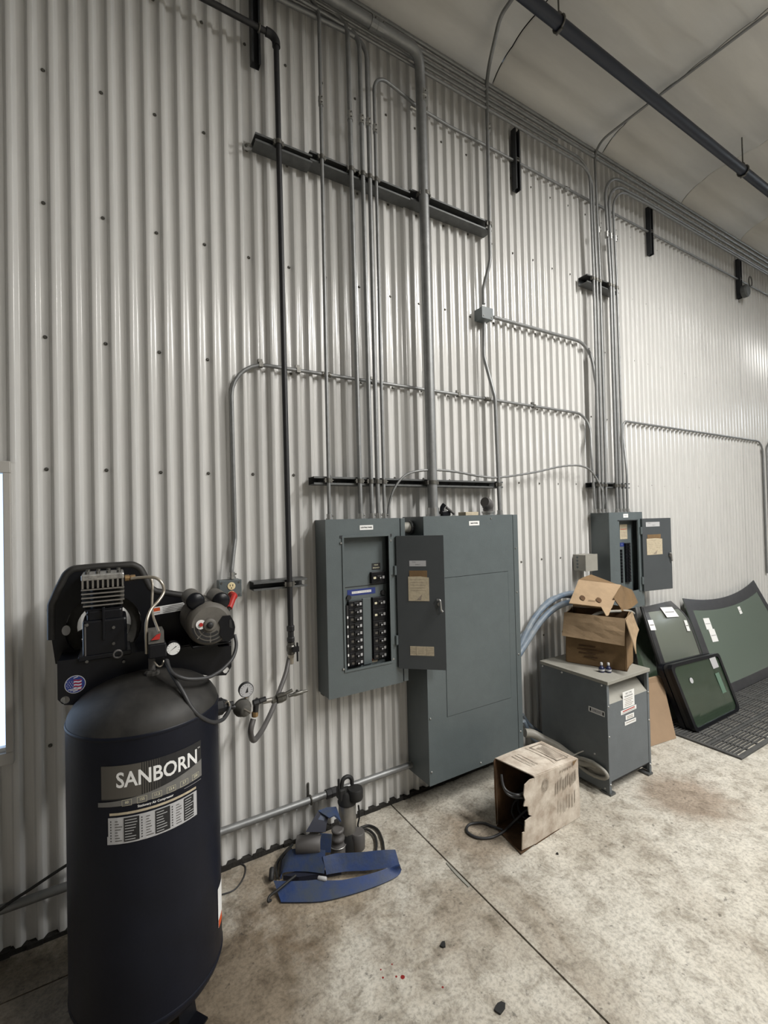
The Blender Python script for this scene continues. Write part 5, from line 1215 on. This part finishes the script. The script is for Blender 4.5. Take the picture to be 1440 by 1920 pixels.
s.lathe([(.034, .0), (.036, .003), (.036, .055), (.030, .06), (.029, .075), (.033, .078), (.033, .090), (.026, .094), (.026, .115), (.030, .118), (.030, .126), (.022, .128)], (ox, oy, .004), Z, m_hgrey, 16); s.cyl((ox, oy, .04), (cxp, pb.y, .04), .022, m_rub, 10); s.build('discharge_elbow', pu)
s = MB(); s.tube([(ox+.0375*math.cos(k*math.pi/10), oy+.0375*math.sin(k*math.pi/10), .058) for k in range(20)], .003, m_emt2, 5, closed=True); s.build('hose_clip', pu)
s = MB(); s.tube(spline([PU(672, 1510), PU(674, 1530), PU(671, 1548), PU(676, 1556)], 5), .0045, m_rub, 6); s.build('float_cord', pu)
for i, pts in enumerate((((676, 1552), (692, 1548), (708, 1556), (717, 1575), (720, 1596)), ((676, 1555), (690, 1556), (702, 1566), (706, 1580), (705, 1597)))):
    s = MB(); s.tube(spline([P(px, py, z=.010+.002*i) for px, py in pts], 7), .006, m_rub, 6); s.build('power_cord', pu)
# lay-flat hose: bands standing on edge or lying folded
hs = thing('layflat_hose', 'blue lay-flat discharge hose folded on the floor beside the pump', 'hose', P(620, 1650, z=0))
def band(name, base, w, lean, label=None, th=.006, mm_=None, n=7):
    """base: spline of floor-side edge points; lean: list of vectors to the other edge"""
    bp = spline(base, n); k = len(base)-1; rows = []
    ln = []
    for i in range(len(bp)):
        t = i/n; j = min(int(t), k-1); f = t-j; ln.append(Vector(lean[j])*(1-f)+Vector(lean[j+1])*f)
    rows = [[b+l*(q/4) for q in range(5)] for b, l in zip(bp, ln)]
    s = MB(); s.sheet(rows, th, mm_ or m_hose, True); o = s.build(name, hs); return tag(o, label)
def edge(pix0, pix1, z0, z1):   # lower-edge point at height z0 and the vector to the upper edge at height z1
    a = P(*pix0, z=z0); b = P(*pix1, z=z1); return a, b-a
# lower long run, from the left fold to the right fold
E1 = [edge((527, 1692), (513, 1652), .006, .03), edge((560, 1692), (545, 1653), .006, .035), edge((605, 1690), (592, 1650), .006, .035), edge((660, 1677), (640, 1651), .006, .030), edge((710, 1660), (690, 1640), .006, .030), edge((745, 1643), (728, 1627), .008, .035), edge((752, 1630), (750, 1622), .02, .05)]
band('lower_run', [a for a, l in E1], 0, [l for a, l in E1])
E2 = [edge((751, 1628), (741, 1593), .03, .085), edge((730, 1627), (715, 1594), .035, .09), edge((690, 1632), (672, 1598), .03, .085), edge((650, 1634), (630, 1600), .03, .085), edge((612, 1640), (605, 1606), .03, .085)]
band('upper_run', [a for a, l in E2], 0, [l for a, l in E2])
E3 = [edge((608, 1638), (610, 1594), .035, .10), edge((570, 1634), (578, 1592), .035, .10), edge((533, 1636), (548, 1592), .03, .10), edge((526, 1648), (530, 1612), .008, .05)]
band('front_fold', [a for a, l in E3], 0, [l for a, l in E3])
# rolled grey end and inner folds
r0 = P(556, 1580, z=.12); r1 = P(602, 1578, z=.12); ax = (r1-r0).normalized(); s = MB(); L_ = (r1-r0).length
s.lathe([(.034, 0), (.037, .005), (.037, L_-.005), (.034, L_), (.029, L_-.002), (.029, .004)], r0-Z*.01, ax, m_hgrey, 20, True, False); tag(s.build('rolled_end', hs), 'grey rolled hose end')
E4 = [edge((602, 1598), (600, 1562), .07, .14), edge((620, 1598), (622, 1564), .07, .14)]
band('middle_fold', [a for a, l in E4], 0, [l for a, l in E4])
q0, q1, q2, q3 = PU(575, 1556), PU(596, 1522), PU(628, 1514), PU(640, 1540)
s = MB(); yv = pb.y
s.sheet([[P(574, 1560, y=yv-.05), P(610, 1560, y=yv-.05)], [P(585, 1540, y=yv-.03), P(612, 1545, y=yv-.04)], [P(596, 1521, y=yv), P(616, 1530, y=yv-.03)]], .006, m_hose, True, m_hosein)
s.sheet([[P(596, 1521, y=yv), P(617, 1534, y=yv-.05)], [P(612, 1515, y=yv+.005), P(628, 1529, y=yv-.05)], [P(630, 1513, y=yv+.01), P(639, 1541, y=yv-.05)]], .006, m_hose, True)
s.build('standing_fold', hs)
s = MB(); s.prism([P(531, 1650, z=.01), P(560, 1640, z=.01), P(608, 1640, z=.01), P(640, 1640, z=.01), P(610, 1645, z=.01), P(560, 1653, z=.01)], Z*.02, m_hosein); s.build('fold_shade', hs)  # dark slab whose colour paints the shade between the hose folds
for i, pts in enumerate((((549, 1583), (535, 1597), (523, 1612), (518, 1630), (520, 1647)), ((546, 1590), (530, 1606), (526, 1625), (525, 1642)), ((555, 1641), (540, 1653), (522, 1668), (506, 1680), (503, 1690), (508, 1688)))):
    z = .012 if i < 2 else .06; s = MB(); s.tube(spline([P(px, py, z=z*(1-k/len(pts)*.8) if i == 2 else z) for k, (px, py) in enumerate(pts)], 6), .0055, m_rub, 6)
    tag(s.build('pump_cord'), ('black cord at the left of the blue hose, outer strand', 'black cord at the left of the blue hose, inner strand', 'black cord crossing the lower left fold of the blue hose')[i], 'cord')
q = P(506, 1645, z=.0); s = MB(); s.lathe([(.008, 0), (.012, .004), (.012, .045), (.008, .05)], P(508, 1652, z=.014), P(511, 1622, z=.05)-P(508, 1652, z=.014), m_rub, 12); tag(s.build('plug'), 'black plug end lying at the left of the blue hose', 'plug')
q = P(605, 1647, z=.03); s = MB(); s.lathe([(.006, 0), (.009, .003), (.009, .035), (.006, .04)], P(596, 1646, z=.04), P(617, 1649, z=.04)-P(596, 1646, z=.04), m_lab, 10); tag(s.build('cord_connector'), 'small pale connector lying on the blue hose', 'connector')

# ------------------------------------------------------------------ rubber mats
def mat_grid(label, x0, x1, y0, y1, z=0):
    t = thing('rubber_mat', label, 'mat', ((x0+x1)/2, (y0+y1)/2, 0), 'perforated rubber floor mats')
    s = MB(); s.box((x0, y0, 0), (x1, y0+.03, .014), m_mat, .003); s.box((x0, y1-.03, 0), (x1, y1, .014), m_mat, .003); s.box((x0, y0+.03, 0), (x0+.03, y1-.03, .014), m_mat, .003); s.box((x1-.03, y0+.03, 0), (x1, y1-.03, .014), m_mat, .003); s.build('border', t)
    s = MB(); n = int((x1-x0-.06)/.15)
    for k in range(1, n+1): x = x0+.03+(x1-x0-.06)*k/(n+1); s.box((x-.008, y0+.03, .002), (x+.008, y1-.03, .011), m_mat)
    tag(s.build('cross_bars', t), kind='stuff')
    s = MB(); n = int((y1-y0-.06)/.022)
    for k in range(1, n+1):
        y = y0+.03+(y1-y0-.06)*k/(n+1); w = .009 if k % 8 else .016; s.box((x0+.03, y-w/2, .002), (x1-.03, y+w/2, .0118 if k % 8 else .0128), m_mat)
    tag(s.build('long_bars', t), kind='stuff')
mat_grid('black perforated rubber mat on the floor nearest the transformer', 3.442, 4.66, -.842, -.06)
mat_grid('second black rubber mat beyond the nearest one, under the windshield', 4.67, 5.9, -.82, -.06)
# ------------------------------------------------------------------ automotive glass leaning on the wall
def curved_glass(name, label, bl, br, tr, tl, bulge, m, frit=.10, th=.006, nx=14, ny=10, sag=0, side_frit=True):
    bl, br, tr, tl = map(Vector, (bl, br, tr, tl)); n = (br-bl).cross(tl-bl).normalized(); n = n if n.dot(CAMP-bl) > 0 else -n
    t = thing(name, label, 'glass', (bl+br)/2)
    up = ((tl-bl)+(tr-br)).normalized()
    def pt(u, v):
        p = bl*(1-u)*(1-v)+br*u*(1-v)+tr*u*v+tl*(1-u)*v
        return p+n*(bulge*(4*u*(1-u)))+up*(sag*4*u*(1-u))*v
    def patch(u0, u1, v0, v1, mm_, off, nm, lab=None, kx=nx, ky=ny, th_=th):
        s = MB(); s.sheet([[pt(u0+(u1-u0)*j/kx, v0+(v1-v0)*i/ky)+n*off for j in range(kx+1)] for i in range(ky+1)], th_, mm_, True); return tag(s.build(nm, t), lab)
    patch(0, 1, 0, 1, m, 0, 'pane')
    if frit:
        patch(0, 1, 1-frit, 1, m_frit, .0042, 'top_band', None, nx, 2, .001); patch(0, 1, 0, frit*.8, m_frit, .0042, 'bottom_band', None, nx, 2, .001)
        if side_frit: patch(0, frit*.5, frit*.8, 1-frit, m_frit, .0042, 'side_band', None, 2, ny, .001); patch(1-frit*.4, 1, frit*.8, 1-frit, m_frit, .0042, 'side_band', None, 2, ny, .001)
    return t, pt, n, up
def sticker(t, pt, n, u, v, w, h, lab='white paper label'):
    a = pt(u, v); ux = (pt(u+.01, v)-a).normalized(); uy = (pt(u, v+.01)-a).normalized(); nn = ux.cross(uy); nn = nn if nn.dot(n) > 0 else -nn
    label_plate(t, 'paper_label', lab, a+nn*.0055, ux, nn.cross(ux), w, h, m_white, [('|', 0, 0, w*.8, .004, m_taupe)], .0008)
# big windshield against the wall
bl = P(1300, 1345, z=.014); bl = Vector((4.35, -.33, .016)); br = Vector((6.15, -.30, .016)); tl = Vector((4.40, -.04, .82)); tr = Vector((5.80, -.05, .86))
t, pt, n, up = curved_glass('windshield', 'large green windshield leaning on the wall, furthest right of the glass', bl, br, tr, tl, .0, m_glassB, .12, sag=-.085)
sticker(t, pt, n, .16, .73, .10, .10); sticker(t, pt, n, .17, .60, .10, .11, 'white paper label below the other'); sticker(t, pt, n, .60, .80, .05, .07, 'small cream label')
# curved tailgate glass
g2 = thing('rear_glass', 'grey-green curved rear window with a dark frame leaning behind the small framed pane', 'glass', (3.9, -.3, .016))
LE = spline([Vector((3.47, -.29, .016)), P(1254, 1300, y=-.262), P(1238, 1246, y=-.236), P(1222, 1196, y=-.200), P(1211, 1160, y=-.150), P(1204, 1139, y=-.09)], 6)
RE = spline([Vector((4.40, -.27, .016)), P(1325, 1262, y=-.235), P(1314, 1224, y=-.212), P(1302, 1190, y=-.180), P(1288, 1157, y=-.130), P(1257, 1127, y=-.03)], 6)
def q2(u, v):
    t = min(.9999, max(0, v))*(len(LE)-1); i = int(t); f = t-i
    l = LE[i].lerp(LE[i+1], f); r = RE[i].lerp(RE[i+1], f)
    return l.lerp(r, u)+Vector((0, -.035*math.sin(math.pi*u), .015*math.sin(math.pi*u)*v))
rows = [[q2(j/12, i/14) for j in range(13)] for i in range(15)]
s = MB(); s.sheet(rows, .006, m_glassA, True); s.build('pane', g2)
nq = Vector((-.15, -1, .35)).normalized()
for u0, u1 in ((0, .07), (.94, 1)):
    s = MB(); s.sheet([[q2(u0+(u1-u0)*j/2, i/14)+nq*.005 for j in range(3)] for i in range(15)], .003, m_frit, True); s.build('side_band', g2)
s = MB(); s.sheet([[q2(j/12, .90+.1*i/3)+nq*.005 for j in range(13)] for i in range(4)], .003, m_frit, True); s.build('top_band', g2)
s = MB(); s.tube([q2(0, i/14)+Vector((-.004, .006, 0)) for i in range(15)], .011, m_rub, 8); s.build('edge_moulding', g2)
for u, v, w, h, lb in ((.50, .86, .20, .09, 'large white label near the top'), (.80, .70, .07, .09, 'white label near the right edge'), (.05, .72, .06, .08, 'white label on the left band')):
    a = q2(u, v); ux = (q2(u+.02, v)-a).normalized(); uy = (q2(u, v+.02)-a).normalized(); nn = ux.cross(uy).normalized(); nn = nn if nn.dot(CAMP-a) > 0 else -nn
    label_plate(g2, 'paper_label', lb, a+nn*.008, ux, nn.cross(ux), w, h, m_white, [('|', 0, 0, w*.75, .006, m_taupe)], .0008)
# dark pane behind it
s = MB(); s.prism([(3.36, -.30, .016), (3.46, -.36, .016), P(1222, 1190, y=-.12), P(1206, 1150, y=-.06), P(1190, 1200, y=-.05)], (.01, .012, .004), m_glassC); tag(s.build('dark_pane'), 'dark glass pane behind the rear window, only its left edge showing', 'glass')
# framed pane on the mat
f0 = P(1306, 1374, z=.016); f1 = P(1389, 1331, z=.016); f3 = P(1256, 1247, y=f0.y+.11); f2 = P(1348, 1224, y=f1.y+.11)
fn = (f1-f0).cross(f3-f0).normalized(); fn = fn if fn.dot(CAMP-f0) > 0 else -fn; dk = -fn*.10
fg = thing('framed_glass', 'small dark framed glass pane tilted on the rubber mat', 'glass', f0)
fu = (f1-f0).normalized(); fv = (f3-f0).normalized()
def fp_(u, v, d=0): return f0*(1-u)*(1-v)+f1*u*(1-v)+f2*u*v+f3*(1-u)*v-fn*d
def rr(m0, d, n=4, r=.035):
    pts = [fp_(m0, m0, d), fp_(1-m0, m0, d), fp_(1-m0, 1-m0, d), fp_(m0, 1-m0, d)]
    out = []
    for i in range(4):
        a, b, c = pts[i-1], pts[i], pts[(i+1) % 4]; out += fillet([b+(a-b)*.3, b, b+(c-b)*.3], r, n)[1:-1]
    return out
s = MB(); s.prism(rr(0, .0), -fn*.030, m_blk, holes=[rr(.045, .0)]); s.build('front_frame', fg)
s = MB(); s.prism(rr(.01, .034), -fn*.030, m_rub, holes=[rr(.05, .034)]); s.build('middle_frame', fg)
s = MB(); s.prism(rr(.0, .068), -fn*.032, m_blk, holes=[rr(.06, .068)]); s.build('rear_frame', fg)
s = MB(); s.prism([fp_(.04, .04, .008), fp_(.96, .04, .008), fp_(.96, .96, .008), fp_(.04, .96, .008)], -fn*.005, m_glassC); s.build('pane', fg)
s = MB(); s.prism([fp_(.05, .05, .085), fp_(.95, .05, .085), fp_(.95, .95, .085), fp_(.05, .95, .085)], -fn*.005, m_glassC); s.build('pane', fg)
label_plate(fg, 'paper_label', 'pale green label in the upper corner', fp_(.84, .86, .006), fu, fv, .09, .085, m_lab, [])
label_plate(fg, 'paper_label', 'faint label seen through the glass', fp_(.82, .52, .0065), fu, fv, .06, .16, mat('faint_green_label', (.10, .17, .125, 1), .5), [])
s = MB(); q = fp_(.28, .70, .004); s.add([q+fu*.022*math.cos(k*math.pi/8)+fv*.022*math.sin(k*math.pi/8) for k in range(16)], [list(range(16))], m_lab); s.build('round_label', fg)
# ------------------------------------------------------------------ litter on the floor
for i, (px, py, r, lb) in enumerate(((937, 1892, .022, 'black scrap of rubber on the concrete near the bottom edge'), (831, 1773, .014, 'small dark scrap left of the floor joint'), (706, 1656, .008, 'tiny dark crumb below the blue hose'), (1045, 1602, .007, 'tiny dark crumb in front of the floor box'))):
    c = P(px, py, z=0); R_ = random.Random(i); s = MB(); n = 9; pr = [R_.uniform(.6, 1.25)*r for k in range(n)]
    s.prism([c+Vector((pr[k]*math.cos(2*math.pi*k/n), .7*pr[k]*math.sin(2*math.pi*k/n), .0005)) for k in range(n)], Z*.006, m_rub); tag(s.build('debris_scrap'), lb, 'debris')
for i, (px, py, r) in enumerate(((755, 1832, .008), (743, 1831, .004), (718, 1833, .004), (735, 1808, .003), (830, 1851, .004), (714, 1818, .003))):
    c = P(px, py, z=0); s = MB(); s.lathe([(r, 0), (r*.8, .0008)], c, Z, m_stain, 10); o = s.build('paint_drop', floor)
s = MB(); c = P(838, 1618, z=0); d = P(880, 1663, z=0); w = (d-c).cross(Z).normalized()*.006
s.prism([c-w*.3, c+w, c.lerp(d, .5)+w*1.6, d+w, d-w, c.lerp(d, .5)-w*.6], Z*.004, m_tfd); tag(s.build('joint_strip'), 'pale strip of filler lying along the floor joint', 'debris')
t = thing('loose_wire', 'thin wire loop on the floor by the wall right of the compressor', 'wire', P(440, 1660, z=0))
s = MB(); s.tube(spline([P(414, 1678, z=.004), P(440, 1668, z=.004), P(457, 1645, z=.004), P(460, 1625, z=.004), P(448, 1618, z=.004)], 6), .003, m_cord, 6); s.build('wire', t)
